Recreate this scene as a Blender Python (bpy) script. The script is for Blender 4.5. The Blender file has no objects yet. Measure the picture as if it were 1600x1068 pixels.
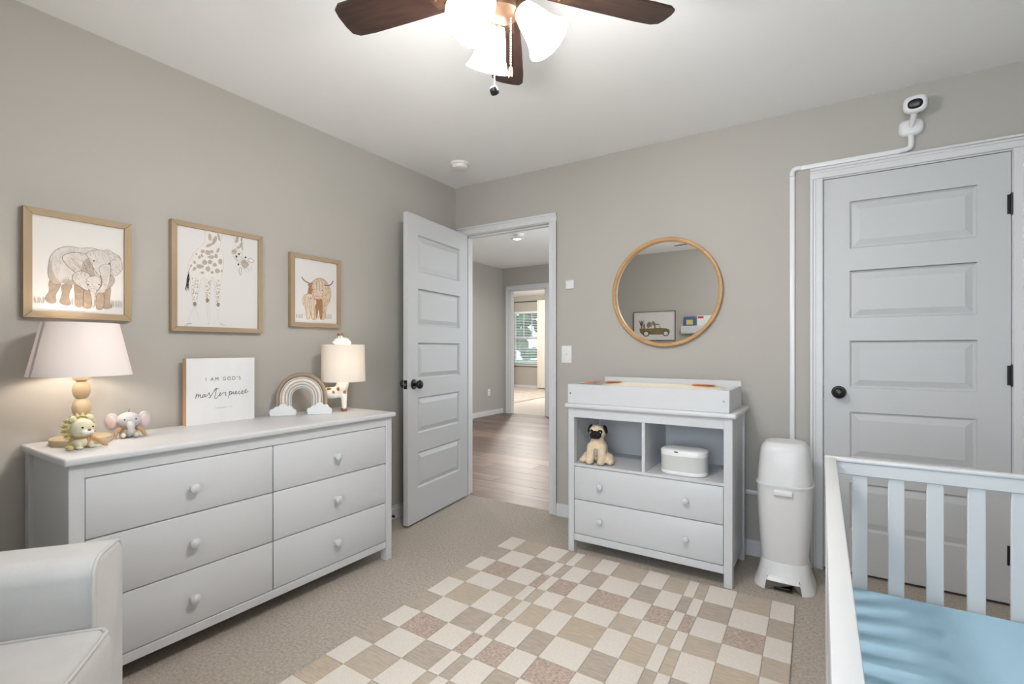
import bpy, bmesh, math, random
from mathutils import Matrix, Vector
random.seed(7)
PI = math.pi
S = bpy.context.scene
C = S.collection

# ------------------------------------------------------------------ camera
cam_d = bpy.data.cameras.new('camera'); cam = bpy.data.objects.new('camera', cam_d); C.objects.link(cam)
cam.location = (2.5156, -3.0752, 1.1586)
cam.rotation_euler = (PI/2, 0, 0.5717)
cam_d.sensor_width = 36; cam_d.sensor_fit = 'HORIZONTAL'
cam_d.lens = 771.7664/1600*36
cam_d.shift_y = 11.13/1600
cam_d.clip_start = 0.02
S.camera = cam

# ------------------------------------------------------------------ world, daylight, exposure
W = bpy.data.worlds.new('sky'); S.world = W; W.use_nodes = True
bg = W.node_tree.nodes['Background']
bg.inputs['Color'].default_value = (0.72, 0.86, 1.0, 1); bg.inputs['Strength'].default_value = 1.3

def area(name, loc, rot, sx, sy, power, col):
    l = bpy.data.lights.new(name, 'AREA'); l.shape = 'RECTANGLE'; l.size = sx; l.size_y = sy; l.energy = power; l.color = col
    o = bpy.data.objects.new(name, l); C.objects.link(o); o.location = loc; o.rotation_euler = rot
    return o
# added daylight at an unseen bay window behind the camera
area('added_bay_daylight', (2.5, -4.80, 1.40), (PI/2, 0, 0), 1.7, 1.6, 54, (0.78, 0.89, 1.0))
# added hall daylight at an invented window, out of view to the right
area('added_hall_daylight', (1.36, 2.2, 1.4), (0, PI/2, 0), 1.7, 1.9, 45, (0.88, 0.94, 1.0))
S.view_settings.view_transform = 'Standard'; S.view_settings.look = 'None'
S.view_settings.gamma = 1; S.view_settings.use_curve_mapping = False
S.view_settings.exposure = 0.5
FAN_W, LAMP_W, GIR_W, HALL_W = 10.0, 1.7, .6, 34

# ------------------------------------------------------------------ materials
def lin(c):
    return tuple(((v/255)/12.92 if v/255 <= .04045 else ((v/255+.055)/1.055)**2.4) for v in c)
MATS = {}
def mat(name, col, rough=.5, metal=0, var=None, bump=None, stretch=None, spec=.5, col2=None, sheen=0):
    """var=(noise scale, amount) mixes in a lighter/darker tone; bump=(scale,strength)"""
    m = bpy.data.materials.new(name); m.use_nodes = True; MATS[name] = m
    nt = m.node_tree; b = nt.nodes['Principled BSDF']
    c = lin(col)
    b.inputs['Base Color'].default_value = (*c, 1); b.inputs['Roughness'].default_value = rough
    b.inputs['Metallic'].default_value = metal; b.inputs['Specular IOR Level'].default_value = spec
    if sheen: b.inputs['Sheen Weight'].default_value = sheen
    tc = nt.nodes.new('ShaderNodeTexCoord'); mp = nt.nodes.new('ShaderNodeMapping')
    nt.links.new(tc.outputs['Object'], mp.inputs['Vector'])
    if stretch: mp.inputs['Scale'].default_value = stretch
    if var:
        n = nt.nodes.new('ShaderNodeTexNoise'); n.inputs['Scale'].default_value = var[0]; n.inputs['Detail'].default_value = 5
        nt.links.new(mp.outputs[0], n.inputs['Vector'])
        r = nt.nodes.new('ShaderNodeValToRGB')
        d = lin(col2) if col2 else tuple(x*(1-var[1]) for x in c)
        e = c if col2 else tuple(min(1, x*(1+var[1])) for x in c)
        r.color_ramp.elements[0].color = (*d, 1); r.color_ramp.elements[1].color = (*e, 1)
        r.color_ramp.elements[0].position = .32; r.color_ramp.elements[1].position = .68
        nt.links.new(n.outputs['Fac'], r.inputs['Fac']); nt.links.new(r.outputs['Color'], b.inputs['Base Color'])
    if bump:
        n2 = nt.nodes.new('ShaderNodeTexNoise'); n2.inputs['Scale'].default_value = bump[0]; n2.inputs['Detail'].default_value = 3
        nt.links.new(mp.outputs[0], n2.inputs['Vector'])
        bp = nt.nodes.new('ShaderNodeBump'); bp.inputs['Strength'].default_value = bump[1]; bp.inputs['Distance'].default_value = .004
        nt.links.new(n2.outputs['Fac'], bp.inputs['Height']); nt.links.new(bp.outputs[0], b.inputs['Normal'])
    return m
def emis(name, col, strength):
    m = mat(name, (250, 248, 244), .4); b = m.node_tree.nodes['Principled BSDF']
    b.inputs['Emission Color'].default_value = (*col, 1); b.inputs['Emission Strength'].default_value = strength
    return m
def shade_mat(name, col, trans):
    m = bpy.data.materials.new(name); m.use_nodes = True; nt = m.node_tree; MATS[name] = m
    out = nt.nodes['Material Output']; nt.nodes.remove(nt.nodes['Principled BSDF'])
    d = nt.nodes.new('ShaderNodeBsdfDiffuse'); t = nt.nodes.new('ShaderNodeBsdfTranslucent'); x = nt.nodes.new('ShaderNodeMixShader')
    d.inputs['Color'].default_value = (*lin(col), 1); t.inputs['Color'].default_value = (*lin(col), 1); x.inputs[0].default_value = trans
    tc = nt.nodes.new('ShaderNodeTexCoord'); n = nt.nodes.new('ShaderNodeTexNoise'); n.inputs['Scale'].default_value = 400
    bp = nt.nodes.new('ShaderNodeBump'); bp.inputs['Strength'].default_value = .15; bp.inputs['Distance'].default_value = .001
    nt.links.new(tc.outputs['Object'], n.inputs['Vector']); nt.links.new(n.outputs['Fac'], bp.inputs['Height']); nt.links.new(bp.outputs[0], d.inputs['Normal'])
    nt.links.new(d.outputs[0], x.inputs[1]); nt.links.new(t.outputs[0], x.inputs[2]); nt.links.new(x.outputs[0], out.inputs[0])
    return m
def glass_mat(name):
    m = bpy.data.materials.new(name); m.use_nodes = True; nt = m.node_tree; MATS[name] = m
    out = nt.nodes['Material Output']; nt.nodes.remove(nt.nodes['Principled BSDF'])
    t = nt.nodes.new('ShaderNodeBsdfTransparent'); g = nt.nodes.new('ShaderNodeBsdfGlossy'); x = nt.nodes.new('ShaderNodeMixShader')
    g.inputs['Roughness'].default_value = .02; x.inputs[0].default_value = .06
    nt.links.new(t.outputs[0], x.inputs[1]); nt.links.new(g.outputs[0], x.inputs[2]); nt.links.new(x.outputs[0], out.inputs[0])
    return m

mat('wall', (182, 178, 171), .85, bump=(260, .06), spec=.25)
mat('ceiling', (247, 247, 247), .9, bump=(180, .1), spec=.2)
mat('trim', (218, 218, 219), .38)
mat('door', (199, 200, 201), .42, bump=(120, .015))
mat('white', (207, 208, 210), .4)
mat('white_side', (236, 236, 237), .45)
mat('crib', (204, 204, 204), .35)
mat('carpet', (184, 174, 162), .95, var=(90, .2), bump=(420, .9), spec=.1)
mat('far_carpet', (214, 208, 200), .95, var=(60, .1), bump=(300, .6), spec=.1)
mat('plastic', (232, 232, 233), .3)
mat('plastic_grey', (226, 225, 226), .33)
mat('plate', (238, 237, 234), .3)
mat('black', (14, 14, 15), .3)
mat('black_soft', (12, 11, 11), .8, bump=(300, .5))
mat('steel', (170, 168, 165), .3, 1)
mat('oak', (168, 147, 119), .65, var=(14, .14), stretch=(1, .12, 1), bump=(60, .1))
mat('oak_v', (168, 147, 119), .65, var=(14, .14), stretch=(1, 1, .12), bump=(60, .1))
mat('mirror_wood', (184, 142, 92), .45, var=(20, .14), stretch=(.4, 1, 1))
mat('lamp_wood', (200, 180, 146), .5, var=(16, .1), stretch=(1, 1, .2))
mat('sign_wood', (214, 172, 132), .6, var=(18, .1), stretch=(1, 1, .15))
mat('sign_face', (232, 231, 231), .6, var=(7, .04), stretch=(1, 1, .3), bump=(50, .06))
mat('ink', (74, 72, 72), .8)
mat('ink_light', (140, 138, 138), .8)
mat('paper', (222, 219, 216), .7)
mat('mattress', (160, 193, 212), .85, bump=(350, .15), spec=.15)
mat('chair_fabric', (188, 186, 184), .9, var=(9, .05), bump=(500, .2), sheen=.25, spec=.2)
mat('blade', (46, 30, 24), .4, var=(9, .45), stretch=(1, 6, 1), bump=(60, .1))
mat('bronze', (84, 62, 46), .4, .5, var=(30, .2))
mat('chain', (222, 205, 175), .3, .8)
emis('fan_glass', (1.0, .965, .92), 24.0)
emis('downlight', (1.0, .96, .9), 9.0)
shade_mat('lamp_shade', (244, 238, 236), .17)
shade_mat('giraffe_shade', (248, 240, 230), .2)
mat('shade_tape', (206, 196, 200), .8)
mat('ceramic', (246, 243, 236), .35)
mat('spot_brown', (176, 112, 58), .5, var=(30, .2))
mat('hoof', (142, 88, 48), .5)
mat('felt_taupe', (160, 142, 122), .95, bump=(300, .5))
mat('rope_white', (232, 232, 232), .95, bump=(220, .9))
mat('felt_cream', (226, 206, 184), .95, bump=(300, .5))
mat('felt_blue', (206, 218, 226), .95, bump=(160, .9))
mat('cloud', (226, 230, 231), .9, bump=(240, .4))
mat('lion_face', (222, 214, 184), .6, var=(20, .05))
mat('lion_mane', (200, 184, 128), .65, var=(40, .2))
mat('figure_grey', (194, 191, 194), .55, var=(20, .05))
mat('ear_pink', (216, 196, 194), .6)
mat('ribbon', (190, 150, 106), .6)
mat('pug_fur', (228, 206, 174), .95, var=(60, .1), bump=(260, .9), sheen=.3)
mat('pug_belly', (168, 158, 150), .95, bump=(260, .8))
mat('warmer_body', (206, 206, 202), .5)
mat('strap_orange', (226, 140, 52), .7)
mat('pad_cream', (240, 232, 214), .8, bump=(200, .2))
mat('mirror_glass', (238, 240, 240), .0, 1)
mat('curtain', (243, 238, 230), .9)
mat('rod', (48, 42, 38), .4, .5)
mat('blind', (236, 240, 244), .5)
mat('plank_a', (122, 102, 91), .42, var=(7, .3), stretch=(.35, 5, 1), bump=(30, .06))
mat('plank_b', (108, 90, 81), .42, var=(7, .3), stretch=(.35, 5, 1), bump=(30, .06))
mat('plank_c', (136, 115, 102), .42, var=(7, .28), stretch=(.35, 5, 1), bump=(30, .06))
mat('rug_cream', (221, 213, 203), .95, var=(110, .05), bump=(380, .6), spec=.1)
mat('rug_tan', (186, 173, 158), .95, var=(120, .1), stretch=(.15, 1, 1), bump=(380, .6), spec=.1)
mat('rug_taupe', (178, 166, 153), .95, var=(120, .12), stretch=(.15, 1, 1), bump=(380, .6), spec=.1)
mat('rug_gold', (188, 174, 156), .95, var=(160, .10), stretch=(.15, 1, 1), bump=(380, .6), spec=.1)
mat('rug_brown', (206, 190, 178), .95, var=(330, .3), stretch=(.22, 1, 1), bump=(380, .6), spec=.1, col2=(150, 128, 116))
mat('far_rug', (214, 206, 196), .95, var=(5, .1), bump=(200, .4), spec=.1, col2=(186, 172, 160))
mat('grass', (92, 128, 66), .95, var=(12, .3))
mat('leaves', (78, 122, 70), .8, var=(6, .4), bump=(20, .6))
mat('bark', (98, 78, 60), .9, var=(14, .25))
mat('subfloor', (120, 100, 86), .7, var=(5, .1))
glass_mat('pane')
# print inks
mat('p_grey', (208, 202, 196), .8, var=(40, .08)); mat('p_grey_dark', (146, 133, 122), .8); mat('p_shade', (180, 168, 157), .8, var=(50, .1))
mat('p_brown', (170, 150, 131), .8, var=(60, .12)); mat('p_line', (96, 80, 68), .8)
mat('p_pale', (226, 221, 215), .75, var=(50, .04)); mat('p_spot', (178, 168, 154), .8, var=(50, .1)); mat('p_spot_dark', (140, 132, 120), .8)
mat('p_black', (44, 40, 38), .8); mat('p_tan', (204, 180, 152), .8, var=(70, .18)); mat('p_tan_lt', (218, 200, 178), .8, var=(70, .14))
mat('p_rust', (164, 120, 84), .8, var=(60, .2)); mat('p_pink', (216, 190, 182), .8)
mat('truck_brown', (128, 112, 78), .8, var=(20, .15)); mat('truck_dark', (82, 76, 66), .8)
mat('frame_dark', (110, 96, 78), .5); mat('book_blue', (66, 100, 140), .6); mat('book_white', (228, 230, 232), .6); mat('book_red', (190, 50, 60), .6); mat('book_black', (30, 32, 40), .6); mat('book_yellow', (212, 196, 120), .6)

# ------------------------------------------------------------------ mesh builder
class MB:
    def __init__(s): s.bm = bmesh.new()
    def _add(s, t, M=None, mi=0):
        if M is not None: bmesh.ops.transform(t, matrix=M, verts=t.verts)
        vm = {}
        for v in t.verts: vm[v] = s.bm.verts.new(v.co)
        for f in t.faces:
            try: g = s.bm.faces.new([vm[v] for v in f.verts]); g.material_index = mi
            except ValueError: pass
        t.free(); return s
    def box(s, x0, x1, y0, y1, z0, z1, bev=0, seg=2, mi=0, M=None):
        t = bmesh.new(); bmesh.ops.create_cube(t, size=1)
        for v in t.verts: v.co = ((x0+x1)/2+v.co.x*(x1-x0), (y0+y1)/2+v.co.y*(y1-y0), (z0+z1)/2+v.co.z*(z1-z0))
        if bev: bmesh.ops.bevel(t, geom=t.edges[:], offset=bev, segments=seg, profile=.5, affect='EDGES')
        return s._add(t, M, mi)
    def cyl(s, p0, p1, r0, r1=None, n=20, mi=0):
        p0 = Vector(p0); p1 = Vector(p1); d = p1-p0; r1 = r0 if r1 is None else r1
        t = bmesh.new(); bmesh.ops.create_cone(t, cap_ends=True, segments=n, radius1=r0, radius2=r1, depth=d.length)
        M = Matrix.Translation((p0+p1)/2) @ d.to_track_quat('Z', 'Y').to_matrix().to_4x4()
        return s._add(t, M, mi)
    def ell(s, c, r, rot=(0, 0, 0), u=20, v=14, mi=0):
        if not hasattr(r, '__len__'): r = (r, r, r)
        t = bmesh.new(); bmesh.ops.create_uvsphere(t, u_segments=u, v_segments=v, radius=1)
        from mathutils import Euler
        M = Matrix.Translation(c) @ Euler(rot).to_matrix().to_4x4() @ Matrix.Diagonal((*r, 1))
        return s._add(t, M, mi)
    def lathe(s, prof, n=32, M=None, mi=0, close=False):
        t = bmesh.new(); rings = []
        for r, z in prof:
            if r < 1e-6: rings.append([t.verts.new((0, 0, z))])
            else: rings.append([t.verts.new((r*math.cos(2*PI*k/n), r*math.sin(2*PI*k/n), z)) for k in range(n)])
        for a, b in zip(rings[:-1], rings[1:]):
            for k in range(n):
                q = [a[k % len(a)], a[(k+1) % len(a)], b[(k+1) % len(b)], b[k % len(b)]]
                u = []
                for w in q:
                    if w not in u: u.append(w)
                if len(u) > 2: t.faces.new(u)
        return s._add(t, M, mi)
    def loft(s, secs, M=None, mi=0, cap=True):
        """secs: list of rings, each a list of (x,y,z) with equal count"""
        t = bmesh.new(); R = [[t.verts.new(p) for p in ring] for ring in secs]; n = len(R[0])
        for a, b in zip(R[:-1], R[1:]):
            for k in range(n): t.faces.new([a[k], a[(k+1) % n], b[(k+1) % n], b[k]])
        if cap: t.faces.new(R[0][::-1]); t.faces.new(R[-1])
        return s._add(t, M, mi)
    def prism(s, poly, z0, z1, M=None, mi=0):
        return s.loft([[(x, y, z0) for x, y in poly], [(x, y, z1) for x, y in poly]], M, mi)
    def tube(s, pts, r, n=10, M=None, mi=0, caps=True):
        pts = [Vector(p) for p in pts]; secs = []; up = None
        for i, p in enumerate(pts):
            d = (pts[min(i+1, len(pts)-1)]-pts[max(i-1, 0)]).normalized()
            if up is None: up = d.orthogonal().normalized()
            up = (up-d*up.dot(d)).normalized(); w = d.cross(up)
            rr = r[i] if hasattr(r, '__len__') else r
            secs.append([tuple(p+(up*math.cos(2*PI*k/n)+w*math.sin(2*PI*k/n))*rr) for k in range(n)])
        return s.loft(secs, M, mi, caps)
    def face(s, pts, mi=0):
        f = s.bm.faces.new([s.bm.verts.new(p) for p in pts]); f.material_index = mi; return s

INV = {}
def TM(loc, rz): return Matrix.Translation(loc) @ Matrix.Rotation(rz, 4, 'Z')
def finish(name, mb, mats, ang=38):
    bm = mb.bm
    bmesh.ops.recalc_face_normals(bm, faces=bm.faces[:])
    for f in bm.faces: f.smooth = True
    lim = math.radians(ang)
    for e in bm.edges:
        if len(e.link_faces) != 2 or e.calc_face_angle(0) > lim: e.smooth = False
    me = bpy.data.meshes.new(name); bm.to_mesh(me); bm.free()
    for m in (mats if isinstance(mats, (list, tuple)) else [mats]): me.materials.append(MATS[m])
    return me
def obj(name, mb, mats, parent=None, world=False, ang=38):
    """one mesh object; world=True: vertices are given in world space"""
    if world and parent is not None: bmesh.ops.transform(mb.bm, matrix=INV[parent.name], verts=mb.bm.verts)
    o = bpy.data.objects.new(name, finish(name, mb, mats, ang)); C.objects.link(o)
    if parent is not None:
        o.parent = parent
        if parent.name in INV: INV[o.name] = INV[parent.name]
    return o
def inst(src, parent, loc=(0, 0, 0), rot=(0, 0, 0), name=None):
    o = bpy.data.objects.new(name or src.name.split('.')[0], src.data); C.objects.link(o); o.parent = parent; o.location = loc; o.rotation_euler = rot
    return o
def tag(o, label, cat, group=None, kind=None):
    o['label'] = label; o['category'] = cat
    if group: o['group'] = group
    if kind: o['kind'] = kind
    return o
def thing(name, label, cat, loc=(0, 0, 0), rz=0, group=None, kind=None):
    o = bpy.data.objects.new(name, None); C.objects.link(o); o.empty_display_size = .05
    o.location = loc; o.rotation_euler = (0, 0, rz); INV[o.name] = TM(loc, rz).inverted()
    return tag(o, label, cat, group, kind)
def struct(name, mb, m, label, cat):
    return tag(obj(name, mb, m), label, cat, kind='structure')
def point(name, loc, power, col, rad=.03, parent=None):
    l = bpy.data.lights.new(name, 'POINT'); l.energy = power; l.color = col; l.shadow_soft_size = rad
    o = bpy.data.objects.new(name, l); C.objects.link(o); o.location = loc
    if parent is not None: o.parent = parent
    return o
def smooth_path(pts, k=6):
    P = [Vector(p) for p in pts]; out = []
    for i in range(len(P)-1):
        a = P[max(i-1, 0)]; b = P[i]; c = P[i+1]; d = P[min(i+2, len(P)-1)]
        for j in range(k):
            t = j/k
            out.append(.5*((2*b)+(c-a)*t+(2*a-5*b+4*c-d)*t*t+(3*b-a-3*c+d)*t**3))
    out.append(P[-1]); return out
def superell(z, rx, ry, e=2.5, n=40, cx=0, cy=0):
    r = []
    for k in range(n):
        a = 2*PI*k/n; c, s_ = math.cos(a), math.sin(a)
        r.append((cx+rx*math.copysign(abs(c)**(2/e), c), cy+ry*math.copysign(abs(s_)**(2/e), s_), z))
    return r

# ------------------------------------------------------------------ the room shell
RX, FY, H, HH = 3.47, -3.53, 2.44, 2.62
AY, AX = -4.62, 1.5        # unseen window bay behind the camera, added to suit the daylight
m = MB(); m.box(0, RX, FY, 0, -.05, 0); m.box(AX, RX, AY, FY, -.05, 0); m.box(.087, .849, 0, .05, -.05, 0); m.box(2.3, 3.5, 0, .75, -.05, 0)
struct('floor', m, 'carpet', 'beige cut pile carpet covering the nursery floor', 'carpet')
struct('ceiling', MB().box(-.1, RX+.1, AY-.1, 0, H, H+.1), 'ceiling', 'smooth white nursery ceiling', 'ceiling')
struct('wall_left', MB().box(-.1, 0, FY-.1, 0, -.05, H), 'wall', 'greige painted wall behind the long dresser', 'wall')
struct('wall_right', MB().box(RX, RX+.1, AY-.1, .11, -.05, H), 'wall', 'greige painted side wall behind the crib', 'wall')
m = MB()
for a in [(-2.6, .067, -.05, HH+.1), (.067, .869, 2.07, HH+.1), (.869, 2.467, -.05, HH+.1), (2.467, 3.223, 2.07, HH+.1), (3.223, RX+.1, -.05, HH+.1)]:
    m.box(a[0], a[1], 0, .11, a[2], a[3])
struct('wall_back', m, 'wall', 'greige painted wall holding the doorway, mirror and closet door', 'wall')
WX0, WX1, WZ0, WZ1 = 1.70, 3.30, .60, 2.16
m = MB()
m.box(0, AX, FY-.1, FY, -.05, H); m.box(AX-.1, AX, AY-.1, FY-.1, -.05, H)
for a in [(AX, WX0, -.05, H), (WX1, RX, -.05, H), (WX0, WX1, -.05, WZ0), (WX0, WX1, WZ1, H)]: m.box(a[0], a[1], AY-.1, AY, a[2], a[3])
struct('wall_front', m, 'wall', 'greige wall seen in the round mirror', 'wall')
# unseen bay window behind the camera, added to let the daylight in
t = thing('added_window_1', 'unseen white sash window added in the bay behind the camera', 'window', ((WX0+WX1)/2, AY, WZ0), kind='structure')
m = MB(); e = .045
for a in [(WX0, WX0+e, WZ0, WZ1), (WX1-e, WX1, WZ0, WZ1), (WX0+e, WX1-e, WZ0, WZ0+e), (WX0+e, WX1-e, WZ1-e, WZ1), (WX0+e, WX1-e, 1.42, 1.46)]: m.box(a[0], a[1], AY-.09, AY-.02, a[2], a[3])
obj('window_frame', m, 'trim', t, True)
obj('pane', MB().box(WX0+e, WX1-e, AY-.06, AY-.055, WZ0+e, 1.42), 'pane', t, True); obj('pane', MB().box(WX0+e, WX1-e, AY-.06, AY-.055, 1.46, WZ1-e), 'pane', t, True)
obj('window_sill', MB().box(WX0-.06, WX1+.06, AY-.02, AY+.05, WZ0-.03, WZ0, .006), 'trim', t, True)

def baseboard(name, segs, label):
    m = MB()
    for (x0, y0, x1, y1, nx, ny) in segs:   # wall line and inward normal
        for th, z0, z1 in ((.014, 0, .068), (.009, .068, .085)):
            xs = sorted((x0, x1, x0+nx*th, x1+nx*th)); ys = sorted((y0, y1, y0+ny*th, y1+ny*th))
            m.box(xs[0], xs[-1], ys[0], ys[-1], z0, z1)
    return struct(name, m, 'trim', label, 'baseboard')
baseboard('baseboard_back', [(.912, 0, 2.425, 0, 0, -1), (3.265, 0, RX, 0, 0, -1)], 'white baseboard below the mirror wall')
baseboard('baseboard_left', [(0, FY, 0, 0, 1, 0)], 'white baseboard behind the dresser and open door')
baseboard('baseboard_front', [(.02, FY, AX, FY, 0, 1), (AX, AY, RX, AY, 0, 1)], 'white baseboard behind the camera')
baseboard('baseboard_right', [(RX, AY+.02, RX, -.02, -1, 0)], 'white baseboard behind the crib')

def casing(name, x0, x1, zt, y, ny, label, w=.058):
    """door casing around opening x0..x1, head at zt, on wall face y with outward direction ny"""
    t = thing(name, label, 'door trim', ((x0+x1)/2, y, 0), kind='structure')
    def bar(n, a, b, z0, z1, inner):
        m = MB()
        def bx(A, B, Z0, Z1, th):
            ys = sorted((y, y+ny*th)); m.box(A, B, ys[0], ys[1], Z0, Z1, .0025, 1)
        bx(a, b, z0, z1, .012)
        if inner == 'l': bx(a, a+.014, z0, z1, .019); bx(a+.014, a+.028, z0, z1, .0155)
        if inner == 'r': bx(b-.014, b, z0, z1, .019); bx(b-.028, b-.014, z0, z1, .0155)
        if inner == 't': bx(a, b, z1-.014, z1, .019); bx(a, b, z1-.028, z1-.014, .0155)
        obj(n, m, 'trim', t, True)
    bar('side_casing', x0-w, x0, 0, zt, 'l'); bar('side_casing', x1, x1+w, 0, zt, 'r'); bar('head_casing', x0-w, x1+w, zt, zt+w, 't')
    return t
casing('trim_1', .083, .853, 2.054, 0, -1, 'white casing around the open hall doorway')
casing('trim_2', 2.485, 3.205, 2.056, 0, -1, 'white casing around the closed closet door')
def jamb(name, x0, x1, zt, y0, y1, label, stop):
    t = thing(name, label, 'door jamb', ((x0+x1)/2, (y0+y1)/2, 0), kind='structure')
    obj('side_jamb', MB().box(x0-.02, x0, y0, y1, 0, zt), 'trim', t, True); obj('side_jamb', MB().box(x1, x1+.02, y0, y1, 0, zt), 'trim', t, True)
    obj('head_jamb', MB().box(x0-.02, x1+.02, y0, y1, zt, zt+.02), 'trim', t, True)
    m = MB(); m.box(x0, x0+.011, stop, stop+.03, 0, zt); m.box(x1-.011, x1, stop, stop+.03, 0, zt); m.box(x0, x1, stop, stop+.03, zt-.011, zt)
    obj('door_stop_strip', m, 'trim', t, True)
    return t
j1 = jamb('trim_3', .087, .849, 2.05, .0, .11, 'white jamb lining of the open doorway', .042)
obj('strike_plate', MB().box(.8475, .849, .01, .03, .90, .96), 'black', j1, True)
j2 = jamb('trim_4', 2.487, 3.203, 2.05, .0, .11, 'white jamb lining of the closet doorway', .042)
# closet shell behind the closed door
m = MB(); m.box(2.28, 2.38, .11, .8, -.05, H); m.box(3.47, 3.57, .11, .8, -.05, H); m.box(2.28, 3.57, .75, .85, -.05, H); m.box(2.28, 3.57, .11, .85, H, H+.1)
struct('wall_closet', m, 'wall', 'closet interior walls behind the closed door', 'wall')

# ------------------------------------------------------------------ five-panel doors (local: x along leaf from hinge or latch, y 0 front face, z up)
def door_leaf(t, w, h=2.032, th=.035, z0=.015, a=.112):
    zs = [(.218, .458), (.582, .822), (.944, 1.186), (1.303, 1.546), (1.66, 1.902)]
    m = MB(); m.box(0, a, -th, 0, z0, z0+h); m.box(w-a, w, -th, 0, z0, z0+h)
    e = [z0]+[v for p in zs for v in (z0+p[0], z0+p[1])]+[z0+h]
    for k in range(0, len(e), 2): m.box(a, w-a, -th, 0, e[k], e[k+1])
    obj('slab', m, 'door', t)
    src = None
    for p in zs:
        if src is None:
            pw, ph = w-2*a, p[1]-p[0]; m = MB()
            prof = [(0, 0), (.003, -.006), (.009, -.0115), (.013, -.0115), (.040, -.0025), (.042, -.002)]
            for sgn, off in ((1, 0), (-1, -th)):
                rings = []
                for i, d in prof: rings.append([(i, off+sgn*d, i), (pw-i, off+sgn*d, i), (pw-i, off+sgn*d, ph-i), (i, off+sgn*d, ph-i)])
                m.loft(rings, cap=False); m.face(rings[-1])
            src = obj('panel', m, 'door', t, ang=12); src.location = (a, 0, z0+p[0])
        else: inst(src, t, (a, 0, z0+p[0]))
def knob(t, x, z, y, s):
    """black round knob with rose on face y, pointing in direction s*y"""
    M = Matrix.Translation((x, y, z)) @ Matrix.Rotation(-s*PI/2, 4, 'X')
    m = MB(); m.lathe([(0, 0), (.033, 0), (.033, .004), (.029, .008), (.012, .009), (.011, .024), (.013, .030), (.024, .036), (.0285, .045), (.0285, .052), (.024, .060), (.014, .0645), (0, .0655)], 32, M)
    k = obj('door_knob', m, 'black', t); k['label'] = 'round black door knob with rose'
    return k
def hinge(t, x, z, y):
    m = MB(); m.cyl((x, y, z-.045), (x, y, z+.045), .0075, n=14); m.cyl((x, y, z-.05), (x, y, z-.045), .005, n=12); m.cyl((x, y, z+.045), (x, y, z+.05), .005, n=12); m.box(x-.016, x+.0, y+.003, y+.008, z-.044, z+.044)
    return obj('hinge', m, 'black', t)
# closed closet door; front faces -Y
t = thing('door_1', 'closed white five panel closet door with black knob and hinges', 'door', (2.4895, .004, 0), kind='structure')
def door_leaf_front_minus(t, w):
    door_leaf(t, w)
    for o in t.children:                                     # mirror so that the front face looks to -Y
        if o.data.get('mirrored'): o.location.y = -o.location.y; continue
        o.data.transform(Matrix.Diagonal((1, -1, 1, 1))); o.data.flip_normals(); o.data['mirrored'] = 1
door_leaf_front_minus(t, .711)
knob(t, .066, .935, 0, -1)
obj('latch_plate', MB().box(-.0025, .0, .002, .02, .905, .965), 'black', t)
for z in (.23, 1.04, 1.81): hinge(t, .714, z, -.006)
# open hall door
A1 = math.atan2(-.756, .101)
t = thing('door_2', 'open white five panel door swung against the left wall', 'door', (.125, -.006, 0), A1, kind='structure')
door_leaf(t, .760)
knob(t, .695, .928, 0, 1); knob(t, .695, .928, -.035, -1)
obj('latch_plate', MB().box(.759, .7615, -.031, -.005, .90, .957), 'black', t)
obj('latch_bolt', MB().box(.7615, .770, -.024, -.012, .92, .937, .002), 'steel', t)
for z in (.23, 1.04, 1.81): hinge(t, -.006, z, -.03)

# ------------------------------------------------------------------ hall and the room beyond
m = MB(); m.box(-2.5, .067, .11, 4.45, -.07, -.012); m.box(.067, 1.2, .11, 4.45, -.07, -.012); m.box(.087, .849, .05, .11, -.07, -.012)
hf = struct('floor_hall', m, 'subfloor', 'brown wood plank floor of the hall', 'floor')
rw = .19; y = .05; row = 0
while y < 4.44:
    y1 = min(y+rw, 4.445); x = -2.5+(row*.43 % 1.22)-1.22
    while x < 1.2:
        a, b = max(x, -2.498), min(x+1.22, 1.198)
        if y < .1: a, b = max(a, .088), min(b, .848)
        if b-a > .03:
            p = obj('plank', MB().box(a+.0012, b-.0012, y+.0012, y1-.0012, -.012, -.002+random.uniform(-.0004, .0004)), random.choice(['plank_a', 'plank_b', 'plank_c']), hf)
        x += 1.22
    y = .11 if y < .1 else y1; row += 1
struct('ceiling_hall', MB().box(-2.6, 1.3, .11, 4.4, HH, HH+.1), 'ceiling', 'white ceiling of the hall', 'ceiling')
struct('wall_hall_left', MB().box(-2.6, -2.5, .11, 4.5, -.05, HH), 'wall', 'greige hall wall with an outlet', 'wall')
m = MB()
for a in [(.11, 1.25, -.05, HH), (3.15, 4.4, -.05, HH), (1.25, 3.15, -.05, .55), (1.25, 3.15, 2.25, HH)]: m.box(1.2, 1.3, a[0], a[1], a[2], a[3])
struct('wall_hall_right', m, 'wall', 'greige hall wall with an added window, out of view', 'wall')
t = thing('added_window_3', 'white framed hall window added out of view to the right', 'window', (1.25, 2.2, .55), kind='structure')  # unseen window, added so that daylight brightens the hall
m = MB()
for a in [(1.25, 1.30, .55, 2.25), (3.10, 3.15, .55, 2.25), (2.175, 2.225, .6, 2.2), (1.30, 3.10, .55, .6), (1.30, 3.10, 2.2, 2.25)]: m.box(1.21, 1.28, a[0], a[1], a[2], a[3])
obj('window_frame', m, 'trim', t, True)
obj('pane', MB().box(1.245, 1.25, 1.30, 2.175, .6, 2.2), 'pane', t, True); obj('pane', MB().box(1.245, 1.25, 2.225, 3.10, .6, 2.2), 'pane', t, True)
FO0, FO1, FZ = -2.335, -1.60, 2.215
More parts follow.
